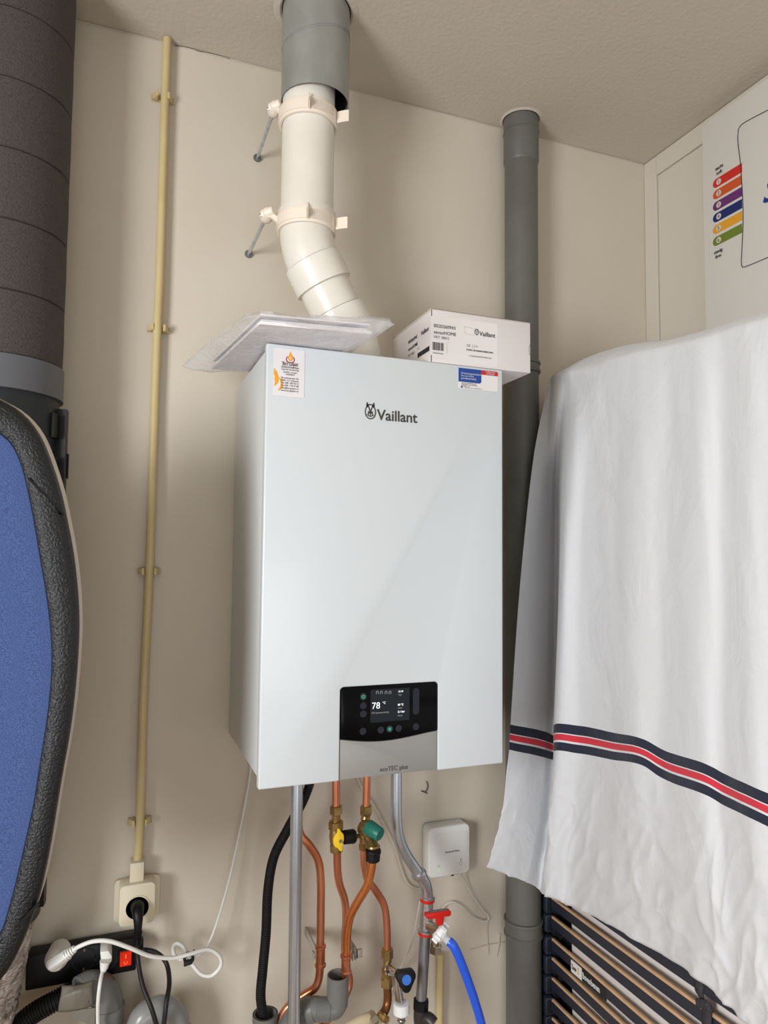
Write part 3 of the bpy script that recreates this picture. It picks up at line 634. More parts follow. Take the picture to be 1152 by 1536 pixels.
# ------------------------------------------------------------------ drain elbow with tape, black ribbed hose, second elbow
el = thing('taped_drain_elbow', at(160, 1600, .29), 'dark grey drain elbow wrapped in grey tape under the power strip', 'drain elbow')
MB().tube([at(163, 1700, .285), at(162, 1515, .285)], .0265, 28, smooth=False).build('riser', pvc_grey, el)
MB().lathe([(0, .0285), (.012, .0285), (.013, .0265)], at(162, 1513, .285)-Z*.006, Z, 28).build('socket_rim', pvc_grey, el)
MB().tube([at(162, 1518, .285), at(161, 1502, .285), at(153, 1485, .283), at(135, 1480, .272), at(120, 1488, .262)], .0262, 28, sub=6).build('elbow', pvc_grey, el)
tape = mat('grey_duct_tape', rgb(118, 113, 102), .5, bump=.5, bscale=25, bdist=.003)
def tapemesh(pts, y, name):
    mb = MB(); P_ = []
    return mb
tm = MB(); rows = []
for i in range(15):
    rw = []
    for j in range(15):
        u, v = i/14, j/14
        px = 93+(140-93)*v+(-6*u*(1-v)); py = 1478-8*v+(1519-1478+6*v*0-4*v)*u+3*math.sin(u*6+v*3)
        d0 = .262-.030*math.sin(math.pi*min(1, max(0, .15+.75*u)))*math.sin(math.pi*(.2+.6*v))
        rw.append(at(px, py, d0-.002+.002*noise.noise(Vector((u*6, v*6, 1)))))
    rows.append(rw)
tm.grid(rows).build('tape_patch', tape, el, smooth=50, solid=.0008)
tm = MB(); rows = []
for i in range(13):
    a_ = math.radians(-150+140*i/12); rw = []
    for j in range(9):
        v = j/8; base = Vector(at(152, 1478, .283)).lerp(at(139, 1500, .272), v)
        rw.append(at(138+16*i/12+3*v, 1472+30*v+4*math.sin(i/12*math.pi)*-1, .2535+.012*(i/12)**2+.0015*noise.noise(Vector((i*.5, j*.5, 4)))))
    rows.append(rw)
tm.grid(rows).build('tape_strip', tape, el, smooth=50, solid=.0008)
MB().prism([at(105, 1515, .26), at(143, 1512, .257), at(142, 1545, .258), at(128, 1535, .258), at(112, 1528, .259)], (0, .0015, 0)).build('tape_end', tape, el, smooth=0)
def ribbed(pts, r, amp, pitch, seg=16):
    P_ = spline([Vector(p) for p in pts], 40); L_ = [0]
    for i in range(1, len(P_)): L_.append(L_[-1]+(P_[i]-P_[i-1]).length)
    n = int(L_[-1]/pitch*4); Q = []; j = 0
    for i in range(n+1):
        s = L_[-1]*i/n
        while j < len(L_)-2 and L_[j+1] < s: j += 1
        Q.append(P_[j].lerp(P_[j+1], (s-L_[j])/max(1e-9, L_[j+1]-L_[j])))
    return MB().tube(Q, r, seg, smooth=False, rfun=lambda i, n: r+amp*(1 if (i % 4) in (0, 1) else -1))
tag(ribbed([at(20, 1545, .285), at(50, 1520, .285), at(85, 1500, .285), at(125, 1478, .30)], .0165, .0012, .0045).build('ribbed_hose', black_rub), 'thick black ribbed hose slanting down left from under the power strip', 'hose')
e2 = thing('grey_drain_bend', at(240, 1560, .28), 'light grey plastic drain bend beside the taped elbow', 'drain bend')
pvc_l = mat('light_grey_pvc', rgb(140, 140, 138), .28)
MB().tube([at(206, 1640, .262), at(207, 1560, .262), at(213, 1530, .262), at(230, 1517, .264), at(250, 1515, .267), at(263, 1530, .27), at(265, 1560, .27), at(266, 1640, .27)], .0235, 28, sub=6).build('bend', pvc_l, e2)
MB().lathe([(0, .0255), (.012, .0255), (.013, .0238)], at(265, 1552, .27), Z, 28).build('socket_rim', pvc_l, e2)

# ------------------------------------------------------------------ pipes under the boiler
YP = .2
# black condensate hose into a grey cup
tag(ribbed([at(472, 1130, .2), at(466, 1170, .2), at(455, 1200, .2), at(432, 1243, .215), at(411, 1285, .23), at(402, 1335, .235), at(399, 1400, .24), at(394, 1455, .24), at(391, 1495, .24), at(396, 1530, .24), at(398, 1560, .24)], .0085, .0008, .0034).build('condensate_hose', black_rub), 'black ribbed condensate hose curving from the boiler into a grey pipe end', 'hose')
def cup(px, py, y, r, depth, m, parent, name='cup'):
    c = at(px, py, y)
    return MB().lathe([(-depth, r-.003), (-depth, r), (0, r), (0, r-.003), (-depth+.002, r-.003)], c, Z, 32, close=True).build(name, m, parent)
cu = thing('grey_pipe_end', at(398, 1620, .24), 'open grey pipe end receiving the black condensate hose', 'drain pipe')
cup(398, 1520, .24, .0225, .2, pvc_grey, cu, 'open_pipe')
cup(398, 1520, .24, .0240, .012, pvc_grey, cu, 'lip')
# steel pipe 1
t = thing('steel_heating_pipe', at(446, 1300, YP-.03), 'straight shiny steel pipe dropping from the boiler at its left', 'steel pipe')
s1_ = at(445.5, 1170, YP-.03); s1b = at(440.5, 1536, YP-.03); dn = (s1b-s1_).normalized()
MB().tube([s1_+Z*.03, s1b+dn*.25], .0112, 24, smooth=False).build('pipe', steel, t)
def pipe(name, label, cat, pts, r, m, y=None, group=None):
    t = thing(name, pts[len(pts)//2] if not isinstance(pts[0], tuple) else at(*pts[len(pts)//2]), label, cat, group)
    P_ = [at(*p) for p in pts]
    MB().tube(P_, r, 20, sub=8).build('pipe', m, t); return t, P_
ca, PA = pipe('copper_pipe', 'left copper pipe bending out from behind the steel pipe', 'copper pipe',
   [(444, 1150, .225), (446, 1215, .225), (450, 1250, .222), (464, 1268, .22), (477, 1290, .22), (481, 1320, .22), (481, 1370, .22), (480, 1430, .22), (479, 1462, .22), (473, 1481, .22), (459, 1491, .225), (442, 1502, .23), (425, 1520, .235), (410, 1560, .24)], .0078, copper)
def coupling(t, px, py0, py1, y, r, m):
    a_, b_ = at(px, py0, y), at(px, py1, y); ax = (b_-a_); L_ = ax.length
    MB().lathe([(-.001, r), (.001, r+.003), (.005, r+.003), (.007, r+.0012), (L_-.007, r+.0012), (L_-.005, r+.003), (L_-.001, r+.003), (L_+.001, r)], a_, ax, 24).build('press_coupling', m, t)
coupling(ca, 480.5, 1417, 1450, .22, .0078, copper)
cb, PB = pipe('copper_pipe', 'second copper pipe, running down below the yellow lever valve', 'copper pipe',
   [(506, 1270, YP), (506, 1300, YP+.005), (509, 1325, .215), (517, 1350, .23), (519, 1380, .24), (517, 1420, .245), (520, 1450, .255), (524, 1475, .255), (515, 1500, .25), (498, 1522, .245), (475, 1550, .24), (450, 1600, .24), (440, 1700, .24)], .0076, copper)
cc_, PC_ = pipe('copper_pipe', 'short upright copper pipe above the yellow lever valve', 'copper pipe', [(504, 1150, YP), (504, 1180, YP), (504, 1215, YP)], .0076, copper)
cd_, PD = pipe('copper_pipe', 'short upright copper pipe above the green capped valve', 'copper pipe', [(550, 1145, YP), (550, 1180, YP), (549, 1215, YP)], .0076, copper)
ce_, PE = pipe('copper_pipe', 'thin copper pipe bending right below the green capped valve to the tap', 'copper pipe',
   [(546, 1270, YP+.005), (546, 1295, YP+.01), (551, 1318, .22), (565, 1338, .225), (576, 1358, .225), (580, 1385, .225), (581, 1428, .225)], .0074, copper)
cf_, PF = pipe('copper_pipe', 'bright orange copper discharge pipe curving into the grey funnel', 'copper pipe',
   [(559, 1285, .155), (557, 1305, .155), (550, 1330, .16), (537, 1352, .17), (526, 1373, .18), (521, 1398, .185), (520, 1430, .19), (518, 1462, .19), (516, 1478, .19)], .0078, copper_b)
coupling(cf_, 519, 1431, 1461, .19, .0078, copper)
# wall clip for left copper pipe
for px, py, lab in ((469, 1411, 'grey pipe clip behind the left copper pipe'), (527, 1412, 'dirty pipe clip behind the grey funnel pipes')):
    c = at(px, py, .30); t = thing('pipe_clip', (c.x, .3, c.z-.01), lab, 'pipe clip')
    MB().box((c.x-.006, .25, c.z-.008), (c.x+.007, .256, c.z+.008)).box((c.x-.006, .25, c.z-.008), (c.x-.002, YW-.001, c.z+.008)).build('body', mat('grey_clip', rgb(165, 158, 146), .6), t, bevel=.001)
    MB().box((c.x-.010, .262, c.z-.018), (c.x-.008, .27, c.z-.002)).box((c.x-.004, .262, c.z-.018), (c.x-.002, .27, c.z-.002)).build('prong', mat('grey_clip', rgb(165, 158, 146), .6), t)
# brass valve with yellow lever
va = thing('brass_valve', at(504, 1276, YP), 'brass service valve with yellow butterfly lever and black side cap', 'valve')
def seg(px0, py0, px1, py1, y, prof, sg=24):
    a_, b_ = at(px0, py0, y), at(px1, py1, y); return MB().lathe([(t_*(b_-a_).length, r_) for t_, r_ in prof], a_, b_-a_, sg)
HX = [(0, .82), (.1, 1), (.9, 1), (1, .82)]
seg(504, 1208, 504, 1222, YP, [(t_, .0122*r_) for t_, r_ in HX], 6).build('upper_nut', brass, va, smooth=0)
seg(504, 1221, 504, 1234, YP, [(0, .0095), (.3, .0085), (1, .009)]).build('neck', brass, va)
seg(504, 1231, 504, 1244, YP, [(t_, .0148*r_) for t_, r_ in HX], 8).build('body_nut', brass, va, smooth=0)
seg(504, 1243, 504, 1268, YP, [(0, .012), (.5, .0135), (1, .0105)]).build('body', brass, va)
seg(504, 1265, 505, 1278, YP, [(t_, .0125*r_) for t_, r_ in HX], 8).build('lower_nut', brass, va, smooth=0)
lc = at(509, 1260, YP-.03)
MB().lathe([(0, .0045), (-.02, .0045)], lc+Yv*.002, -Yv, 12).lathe([(0, .0045), (.0, .0045), (.028, .0045)], lc, Yv, 12).build('stem', brass, va)
wing = []
for (u, v) in ((-.002, .018), (.001, .0165), (.0035, .012), (.0065, .009), (.0078, .004), (.0075, -.002), (.0055, -.006), (.0058, -.014), (.0045, -.0175), (.001, -.016), (-.0015, -.0115), (-.006, -.0095), (-.0085, -.004), (-.0085, .003), (-.006, .0085), (-.0025, .011)):
    wing.append(lc+Vector((u*1.25-.001, -.002, v*1.22)))
MB().prism(wing, (0, .006, 0)).build('lever', yellow_pl, va, bevel=.001)['label'] = 'yellow butterfly lever'
MB().lathe([(0, .0032), (.001, .003)], at(511, 1262, YP-.033), -Yv, 12).build('lever_screw', steel_dull, va)
# side cap
c1, c2 = at(515, 1256, YP-.012), at(534, 1254, YP-.012)
MB().lathe([(0, .011), (.001, .0128), (.02, .0132), (.0215, .0125), (.024, .011)], c1, c2-c1, 20).build('side_cap', black_pl, va)['label'] = 'black knurled plastic cap'
MB().tube([c2-X*.004, at(548, 1254, YP-.004)], .0045, 12, smooth=False).build('side_branch', brass, va)
# safety valve with green cap
vb = thing('safety_valve', at(552, 1290, YP), 'brass safety valve with green cap and black lower nut', 'valve')
seg(549, 1208, 549, 1223, YP, [(t_, .0122*r_) for t_, r_ in HX], 6).build('upper_nut', brass, vb, smooth=0)
seg(549, 1222, 548, 1230, YP, [(0, .0085), (1, .0095)]).build('neck', brass, vb)
MB().lathe([(-.012, .008), (-.010, .014), (.004, .018), (.012, .017), (.016, .013)], at(549, 1243, YP-.012), Vector((.45, -.85, -.15)), 24).build('bonnet', brass, vb)
seg(546, 1240, 546, 1266, YP, [(0, .0105), (.5, .0095), (1, .0085)]).build('body', brass, vb)
seg(546, 1264, 546, 1275, YP, [(t_, .0105*r_) for t_, r_ in HX], 6).build('lower_nut', brass, vb, smooth=0)
gdir = Vector((.5, -.82, -.25)).normalized(); gc = at(552, 1240, YP-.03)
MB().lathe([(0, .0130), (.002, .0142), (.028, .0128), (.031, .0115)], gc, gdir, 32).build('cap', green_pl, vb)['label'] = 'green round cap'
MB().tube([at(550, 1250, YP-.015), at(557, 1264, YP-.03), at(560, 1275, .158)], .0118, 20).lathe([(0, .0125), (.003, .0135), (.006, .0122)], at(559.5, 1268, .162), Vector((.05, -.1, -1)), 24).build('outlet', brass, vb)
seg(560, 1273, 559, 1292, .157, [(0, .0135), (.08, .0152), (.3, .0152), (.35, .0142), (.9, .0135), (1, .0115)], 10).build('outlet_nut', black_pl, vb)['label'] = 'black plastic nut'
# grey funnel trap
tr_ = thing('funnel_trap', at(490, 1560, .2), 'grey plastic funnel and trap under the orange copper discharge pipe', 'drain trap')
c = at(507, 1462, .185)
MB().lathe([(-.055, .0190), (-.03, .0205), (0, .0205), (0, .0182), (-.05, .0165)], c, Z, 32, close=True).build('funnel', pvc_grey, tr_)
MB().tube([c-Z*.05, at(507, 1500, .185)-Z*.004, at(502, 1512, .185), at(490, 1514, .187), at(478, 1513, .19)], .0186, 28, sub=6).build('bend', pvc_grey, tr_)
MB().lathe([(0, .0188), (.001, .0205), (.026, .0208), (.027, .019)], at(493, 1514, .187), at(472, 1514, .19)-at(493, 1514, .187), 28).build('collar', pvc_grey, tr_)
MB().tube([at(478, 1513, .19), at(464, 1514, .195), at(448, 1522, .205), at(432, 1545, .215), at(425, 1580, .22)], .0205, 28, sub=6).build('trap_arm', pvc_grey, tr_)
MB().lathe([(0, .0188), (.001, .0222), (.014, .0222), (.015, .0205)], at(470, 1513, .193), at(452, 1519, .2)-at(470, 1513, .193), 28).build('collar', pvc_grey, tr_)

# ------------------------------------------------------------------ tap assembly with blue dot
tv = thing('filling_tap', at(580, 1500, .22), 'chrome filling tap with black handle and blue dot on a brass tee', 'tap')
seg(581, 1422, 581, 1437, .225, [(t_, .0125*r_) for t_, r_ in HX], 8).build('upper_nut', brass, tv, smooth=0)
seg(581, 1436, 580, 1468, .225, [(0, .009), (.35, .0085), (.5, .0115), (.75, .0105), (1, .0085)]).build('tee', brass, tv)
seg(580, 1466, 580.5, 1480, .225, [(t_, .0122*r_) for t_, r_ in HX], 8).build('lower_nut', brass, tv, smooth=0)
MB().lathe([(0, .0100), (.003, .0115), (.006, .0095), (.02, .0092), (.03, .0085)], at(583, 1454, .215), at(598, 1461, .185)-at(583, 1454, .215), 20).build('valve_body', chrome, tv)
MB().tube([at(596, 1462, .19), at(597, 1485, .188), at(601, 1508, .188)], 0, 20, sub=5, rfun=lambda i, n: .0098-.0025*i/(n-1)).build('spout', chrome, tv)
hc = at(610, 1470, .165); hd = (CAM-hc); hd = Vector((-.12, -.97, .18)).normalized()
ax1 = Vector((0, 0, 1)).cross(hd).normalized()*-1; ax2 = hd.cross(ax1)*1
if ax2.z < 0: ax2 = -ax2
if ax1.x < 0: ax1 = -ax1
tri = []
for ang in (25, 155, 270):
    for da in (-22, -8, 8, 22):
        a_ = math.radians(ang+da); rr = .0212 if abs(da) < 10 else .0198
        tri.append(hc+ax1*(rr*math.cos(a_))*.95+ax2*(rr*1.08*math.sin(a_)))
MB().prism(tri, -hd*.016).build('handle', black_pl, tv, bevel=.002)['label'] = 'black three-lobed handle'
MB().lathe([(-.001, .0094), (.0006, .0090)], hc, hd, 28).build('handle_dot', blue_dot, tv)['label'] = 'blue dot'
MB().tube([hc-hd*.014, at(597, 1463, .19)], .006, 14, smooth=False).build('handle_stem', chrome, tv)
seg(602, 1504, 602, 1521, .188, [(0, .0148), (.06, .0162), (.85, .0165), (.95, .015), (1, .010)], 12).build('hose_nut', mat('white_nylon', rgb(236, 236, 236), .4), tv)['label'] = 'white plastic hose nut'
MB().lathe([(0, .0075), (.005, .0062), (.006, .008), (.011, .0062), (.012, .008), (.017, .0062), (.05, .0062)], at(602, 1521, .188), -Z, 20).build('hose_tail', chrome, tv)
lp, _ = pipe('copper_pipe', 'stained brown pipe bending left below the chrome tap', 'copper pipe', [(581, 1476, .225), (581.5, 1500, .225), (578, 1515, .22), (570, 1526, .212), (564, 1536, .208)], .0082, copper_d)
bf = thing('compression_elbow', at(560, 1545, .2), 'brass compression elbow at the bottom left of the chrome tap', 'pipe fitting')
d_ = (at(545, 1531, .195)-at(578, 1518, .21))
MB().lathe([(0, .0115), (.004, .0135), (.01, .0135), (.013, .0115)], at(577, 1521, .212), Vector((-.6, -.3, -.7)), 8).build('ring_nut', brass, bf, smooth=0)
MB().lathe([(0, .012), (.002, .0135), (.015, .0135), (.018, .0115)], at(563, 1524, .2), Vector((-1, -.25, -.35)), 8).build('hex_nut', mat('pale_brass', rgb(190, 178, 150), .3, metal=.8), bf, smooth=0)
MB().tube([at(566, 1536, .205), at(552, 1528, .198), at(530, 1538, .19), at(505, 1556, .185), at(460, 1592, .18), at(430, 1650, .18)], .0105, 18).build('pipe', mat('beige_plastic_pipe', rgb(214, 198, 164), .45), bf)
# steel pipe 2 with fittings
t = thing('steel_heating_pipe', at(600, 1300, .2), 'bent shiny steel pipe at the right running down to the red ringed fitting', 'steel pipe')
MB().tube([at(594.5, 1135, YP), at(594.5, 1180, YP), at(594.5, 1225, YP), at(598, 1255, YP), at(607, 1278, YP), at(619, 1297, YP), at(632, 1316, YP)], .0112, 24, sub=8).build('pipe', steel, t)
f = thing('press_fitting', at(638, 1400, .2), 'shiny press elbow and tee with two red rings on the bent steel pipe', 'pipe fitting')
d_ = (at(634, 1319, YP)-at(622, 1301, YP)).normalized()
MB().lathe([(0, .0118), (.001, .0148), (.006, .0155), (.010, .0148), (.011, .0125)], at(626.5, 1308, YP), d_, 26).build('collar', steel_fit, f)
MB().tube([at(629, 1311, YP), at(637, 1325, YP), at(640, 1338, YP), at(640, 1352, YP)], .0122, 24).build('elbow', steel_fit, f)
ring_ = lambda px, py, nm, m, r=.0145, h=.006: seg(px, py, px-.3, py+h*700, YP, [(0, r-.003), (.15, r), (.85, r), (1, r-.003)]).build(nm, m, f)
seg(641.5, 1343, 641, 1348, YP, [(0, .0125), (.3, .0152), (.8, .0152), (1, .0135)]).build('rim', steel_fit, f)
seg(641, 1347, 640.8, 1352.5, YP, [(0, .0135), (.2, .0148), (.8, .0148), (1, .0125)]).build('seal_ring', red_pl, f)['label'] = 'red ring'
seg(640.7, 1350, 638.5, 1396, YP, [(0, .0122), (.3, .0128), (.7, .0132), (1, .0125)]).build('tee_body', steel_fit, f)
seg(638.6, 1393, 638.2, 1398, YP, [(0, .0125), (.3, .0155), (.8, .0155), (1, .0135)]).build('rim', steel_fit, f)
seg(638.2, 1397, 637.9, 1402, YP, [(0, .0135), (.2, .015), (.8, .015), (1, .0122)]).build('seal_ring', red_pl, f)['label'] = 'red ring'
dp_, _ = pipe('steel_heating_pipe', 'dull grey steel pipe below the red ringed fitting', 'steel pipe', [(637.8, 1400, YP), (635, 1450, YP), (631.5, 1503, YP)], .0108, steel_dull)
g = thing('black_compression_elbow', at(632, 1540, .2), 'black nut and dark elbow at the bottom of the dull steel pipe', 'pipe fitting')
seg(631.7, 1498, 631, 1514, YP, [(t_, .0158*r_) for t_, r_ in HX], 8).build('nut', black_pl, g, smooth=0)
MB().tube([at(631, 1512, YP), at(630.5, 1526, YP), at(632, 1545, YP), at(634, 1600, YP)], .0135, 20).tube([at(631, 1530, YP), at(642, 1528, .185), at(650, 1536, .175)], .0125, 16).build('elbow', mat('blackened_steel', rgb(70, 66, 66), .45, metal=.6), g)
# red valve + hose connector
rv = thing('drain_valve', at(655, 1420, .18), 'small nickel drain valve with red tee handle beside the steel tee', 'valve')
MB().lathe([(0, .0085), (.02, .0095), (.026, .010), (.034, .008)], at(643, 1389, YP-.012), at(656, 1393, .165)-at(643, 1389, YP-.012), 16).build('body', mat('nickel', rgb(190, 180, 160), .22, metal=.95), rv)
MB().tube([at(648, 1392, .18), at(651, 1405, .18), at(653, 1420, .18)], .007, 14).build('branch', MATS['nickel'], rv)
seg(654, 1417, 653, 1430, .18, [(t_, .0125*r_) for t_, r_ in HX], 6).build('hex_nut', MATS['nickel'], rv, smooth=0)
hc = at(658, 1373, .14)
hb = [(-.0185, .004), (-.0165, .0055), (.0, .0050), (.0165, .0040), (.0195, .0015), (.019, -.0035), (.0155, -.0055), (.009, -.0040), (.0075, -.0150), (.0055, -.0165), (.001, -.0165), (-.0015, -.0150), (-.0030, -.0050), (-.0150, -.0035), (-.0185, .0)]
MB().prism([hc+Vector((u*1.42, 0, v*1.25)) for u, v in hb], (0, .011, 0)).build('handle', red_pl, rv, bevel=.0018)['label'] = 'red tee handle'
MB().obox(hc+Vector((0, .0055, .0064)), (.018, 0, -.0006), (0, .0035, 0), (0, 0, .0006)).build('handle_plate', steel_dull, rv)
hn = thing('hose_connector', at(664, 1410, .155), 'white plastic winged nut joining the blue hose to the red handled valve', 'hose connector')
a_, b_ = at(655, 1394, .16), at(672, 1411, .145)
dv_ = (b_-a_).normalized()
nut = MB().lathe([(0, .0120), (.003, .0160), (.011, .0172), (.016, .0145), (.020, .010)], a_, dv_, 20)
for k in range(6):
    an = k*math.pi/3; n1 = dv_.cross(Z).normalized(); n2 = dv_.cross(n1); rad = n1*math.cos(an)+n2*math.sin(an)
    nut.obox(a_+dv_*.009+rad*.0168, rad*.0030, dv_*.006, dv_.cross(rad)*.003)
nut.build('winged_nut', mat('white_nylon', rgb(236, 236, 236), .4), hn)
MB().lathe([(0, .0082), (.004, .0068), (.005, .0085), (.009, .0068), (.010, .0085), (.016, .0068), (.03, .0068)], a_+dv_*.018, dv_, 20).build('hose_tail', mat('pale_nylon', rgb(205, 208, 208), .3), hn)
hs_ = a_+dv_*.030
tag(MB().tube([hs_, hs_+dv_*.012, at(690, 1440, .135), at(703, 1475, .135), at(714, 1508, .137), at(724, 1545, .14), at(735, 1600, .14)], .0088, 18, sub=8).build('filling_hose', blue_pl), 'bright blue flexible hose running down from the white connector', 'hose')
# yellowed conduit behind
yc2 = YW-.011
tag(MB().tube([at(661, 1430, yc2), at(660, 1480, yc2), at(658, 1620, yc2)], .0085, 14, sub=3).build('short_conduit', beige), 'yellowed plastic conduit on the wall behind the blue hose', 'conduit')

# ------------------------------------------------------------------ thermostat receiver and cables
rc = thing('wireless_receiver', at(673, 1315, YW-.02), 'white square wireless heating receiver with rounded corners on the wall', 'receiver')
yb, yf = YW-.006, YW-.036
A = at(637, 1236, yb); 
c = at(674.5, 1276.5, yf)
hw, hh = .0505, .0535
MB().prism([(x, yb-.004, z) for x, z in rrect(c.x-.001, c.z+.0015, hw-.001, hh-.001, .010)], (0, .008, 0)).build('back_plate', mat('grey_white_plastic', rgb(205, 204, 198), .45), rc, bevel=.001)
MB().prism([(x, yf, z) for x, z in rrect(c.x, c.z, hw, hh, .012, 8)], (0, yb-yf-.002, 0)).build('housing', white_pl, rc, bevel=.004, bseg=3)
MB().prism([(x, yf-.0008, z) for x, z in rrect(c.x+.004, c.z-.004, hw-.010, hh-.010, .009, 8)], (0, .001, 0)).build('front_plate', mat('satin_white', rgb(222, 221, 216), .5), rc, bevel=.0004)
text('Honeywell Home', (c.x-.012, yf-.0012, c.z-.003), .0062, X, Z, ink_lt, rc, sx=.8, bold=.0001)
MB().lathe([(0, .0016), (.0006, .0014)], (c.x-.026, yf-.0008, c.z-.036), -Yv, 12).build('status_light', mat('green_led', rgb(150, 215, 90), .3, emit=rgb(170, 240, 90), es=.5), rc)
MB().tube([(c.x-.028, yf-.001, c.z-.026), (c.x-.026, yf-.001, c.z-.029), (c.x-.024, yf-.001, c.z-.029)], .0005, 5).build('printed_symbol', ink_lt, rc)
db = []
for k in range(13):
    a_ = 2*math.pi*k/12; db.append((c.x+.027+.0035*math.cos(a_), yf-.001, c.z-.030+.0045*math.sin(a_)))
MB().tube(db, .0003, 5, smooth=False).tube([(c.x+.027, yf-.001, c.z-.024), (c.x+.0275, yf-.001, c.z-.019)], .0008, 5, smooth=False).build('printed_symbol', ink_lt, rc)
MB().box((c.x+.005, yf-.0005, c.z-hh-.001), (c.x+.010, yf+.006, c.z-hh+.0015)).build('release_notch', inkm, rc)
cab = mat('white_cable', rgb(222, 217, 208), .45)
def cable(pts, r, label, m=cab, name='cable'):
    return tag(MB().tube([at(*p) for p in pts], r, 8, sub=8).build(name, m), label, 'cable')
yw = YW-.004
cable([(690, 1310, YW-.02), (697, 1322, yw-.006), (708, 1342, yw-.004), (722, 1362, yw-.004), (732, 1374, yw-.004), (731, 1381, yw-.004), (722, 1381, yw-.004), (706, 1373, yw-.004), (693, 1360, yw-.004), (680, 1353, yw-.004), (668, 1358, yw-.004), (662, 1368, yw-.01), (660, 1385, yw-.01)], .0016, 'thin white cable looping below the white receiver')
cable([(640, 1318, yw), (634, 1335, yw-.02), (630, 1352, .3), (624, 1385, .29), (616, 1420, .29), (605, 1443, .3), (598, 1458, .31), (590, 1480, .32), (576, 1505, .33), (566, 1536, .33), (560, 1570, .33), (556, 1700, .33)], .0017, 'thin white cable hanging between the tap and the steel pipe')
cable([(528, 1150, yw), (545, 1185, yw), (560, 1207, yw), (577, 1238, yw), (592, 1270, yw), (601, 1300, yw), (610, 1322, yw), (622, 1332, yw), (640, 1333, yw)], .0028, 'painted-over cable running diagonally on the wall behind the valves', m=wallm)

# ------------------------------------------------------------------ insulated duct on the left
YD = .235; RD = .1; xd = -.418
idu = thing('insulated_duct', (xd, YD, ZF), 'thick dark grey foam insulated duct with black lower section, far left', 'duct')
zf_ = lambda py: at(2, py, YD-RD+.004).z
edges = [ZC-.002]+[zf_(v) for v in (7, 113, 219, 326, 432, 529)]
edges = [e_ for e_ in edges if e_ <= ZC]
for i in range(len(edges)-1):
    hi, lo = edges[i], edges[i+1]
    b = MB(); prof = [(lo+.0009, RD-.002), (lo+.0022, RD-.0004), ((lo+hi)/2, RD+.0003), (hi-.0022, RD-.0004), (hi-.0009, RD-.002)]
    if hi-lo < .01: continue
    b.lathe(prof, (xd, YD, 0), Z, 56).build('foam_section', foam, idu)
MB().lathe([(edges[-1]-.01, RD-.003), (ZC-.003, RD-.003)], (xd, YD, 0), Z, 48).build('foam_core', foam_joint, idu)
zb0, zb1 = zf_(529), at(2, 579.5, YD-RD).z
MB().lathe([(zb1, RD+.0005), (zb1, RD+.003), (zb0-.0005, RD+.003), (zb0, RD)], (xd, YD, 0), Z, 56).build('joint_band', band, idu)['label'] = 'smooth mid grey band'
zlow = at(80, 1362, YD).z
MB().lathe([(zlow, RD-.003), (zb1+.002, RD-.003)], (xd, YD, 0), Z, 56).build('black_section', epp_black, idu)['label'] = 'black section below the band'
# moulded flange with clips at the right side of the black section
def arcbar(a0, a1, z0_, z1_, ri, ro, taper=0):
    b = MB(); rw = []
    for k in range(9):
        a_ = math.radians(a0+(a1-a0)*k/8); c_, s_ = math.cos(a_), math.sin(a_)
        rw.append([Vector((xd+r_*c_, YD+r_*s_, h_)) for r_, h_ in ((ri, z0_), (ro, z0_+taper), (ro, z1_-taper), (ri, z1_))])
    b.grid(rw, True); b.f.append((0, 1, 2, 3)); m_ = len(b.v); b.f.append((m_-1, m_-2, m_-3, m_-4)); return b
yyf = YD-.02
zq = lambda py: at(108, py, YD).z
arcbar(-12, 30, zq(775), zq(618), RD-.004, RD+.0125).build('clip_flange', epp_black, idu)['label'] = 'upper moulded flange'
arcbar(-26, -17, zq(742), zq(690), RD-.003, RD+.004).build('clip_hook', black_pl, idu)
arcbar(-26, -14, zq(663), zq(628), RD-.003, RD+.003).build('clip_hook', black_pl, idu)
arcbar(-4, 6, zq(718), zq(682), RD+.010, RD+.0155).build('clip_hook', black_pl, idu)
arcbar(-12, 10, zq(1345), zq(1275), RD-.004, RD+.005).build('clip_flange', black_pl, idu)
# foil covered lower end
foil = mat('crumpled_foil', rgb(236, 228, 224), .22, metal=.8, bump=1.0, bscale=75, bdist=.008, col2=rgb(170, 160, 152), cscale=22, cdet=6, cramp=(.42, .62))  # grey streaks in the colour stand in for wear and light on the crinkles
nt = foil.node_tree; mpn = [n for n in nt.nodes if n.type == 'MAPPING'][0]; mpn.inputs['Scale'].default_value = (1, 1, 2.2); mpn.inputs['Rotation'].default_value = (.3, .5, 0)
b = MB(); rows = []
for i in range(90):
    z = zlow+.03-i*.004; rw = []
    for k in range(90):
        a_ = 2*math.pi*k/90; c_, s_ = math.cos(a_), math.sin(a_)
        q = Vector((c_*4, s_*4, z*26+c_*2.2)); nn = noise.noise(q)*.005-abs(noise.noise(q*1.9))*.009-abs(noise.noise(q*4.1+Vector((3, 1, 2))))*.004+.004
        rr = RD-.006+nn-.0002*i
        rw.append(Vector((xd-.00045*i+rr*c_, YD-.0003*i+rr*s_, z)))
    rows.append(rw)
b.grid(rows, True).build('foil_sleeve', foil, idu, smooth=60)['label'] = 'crumpled silver foil sleeve'

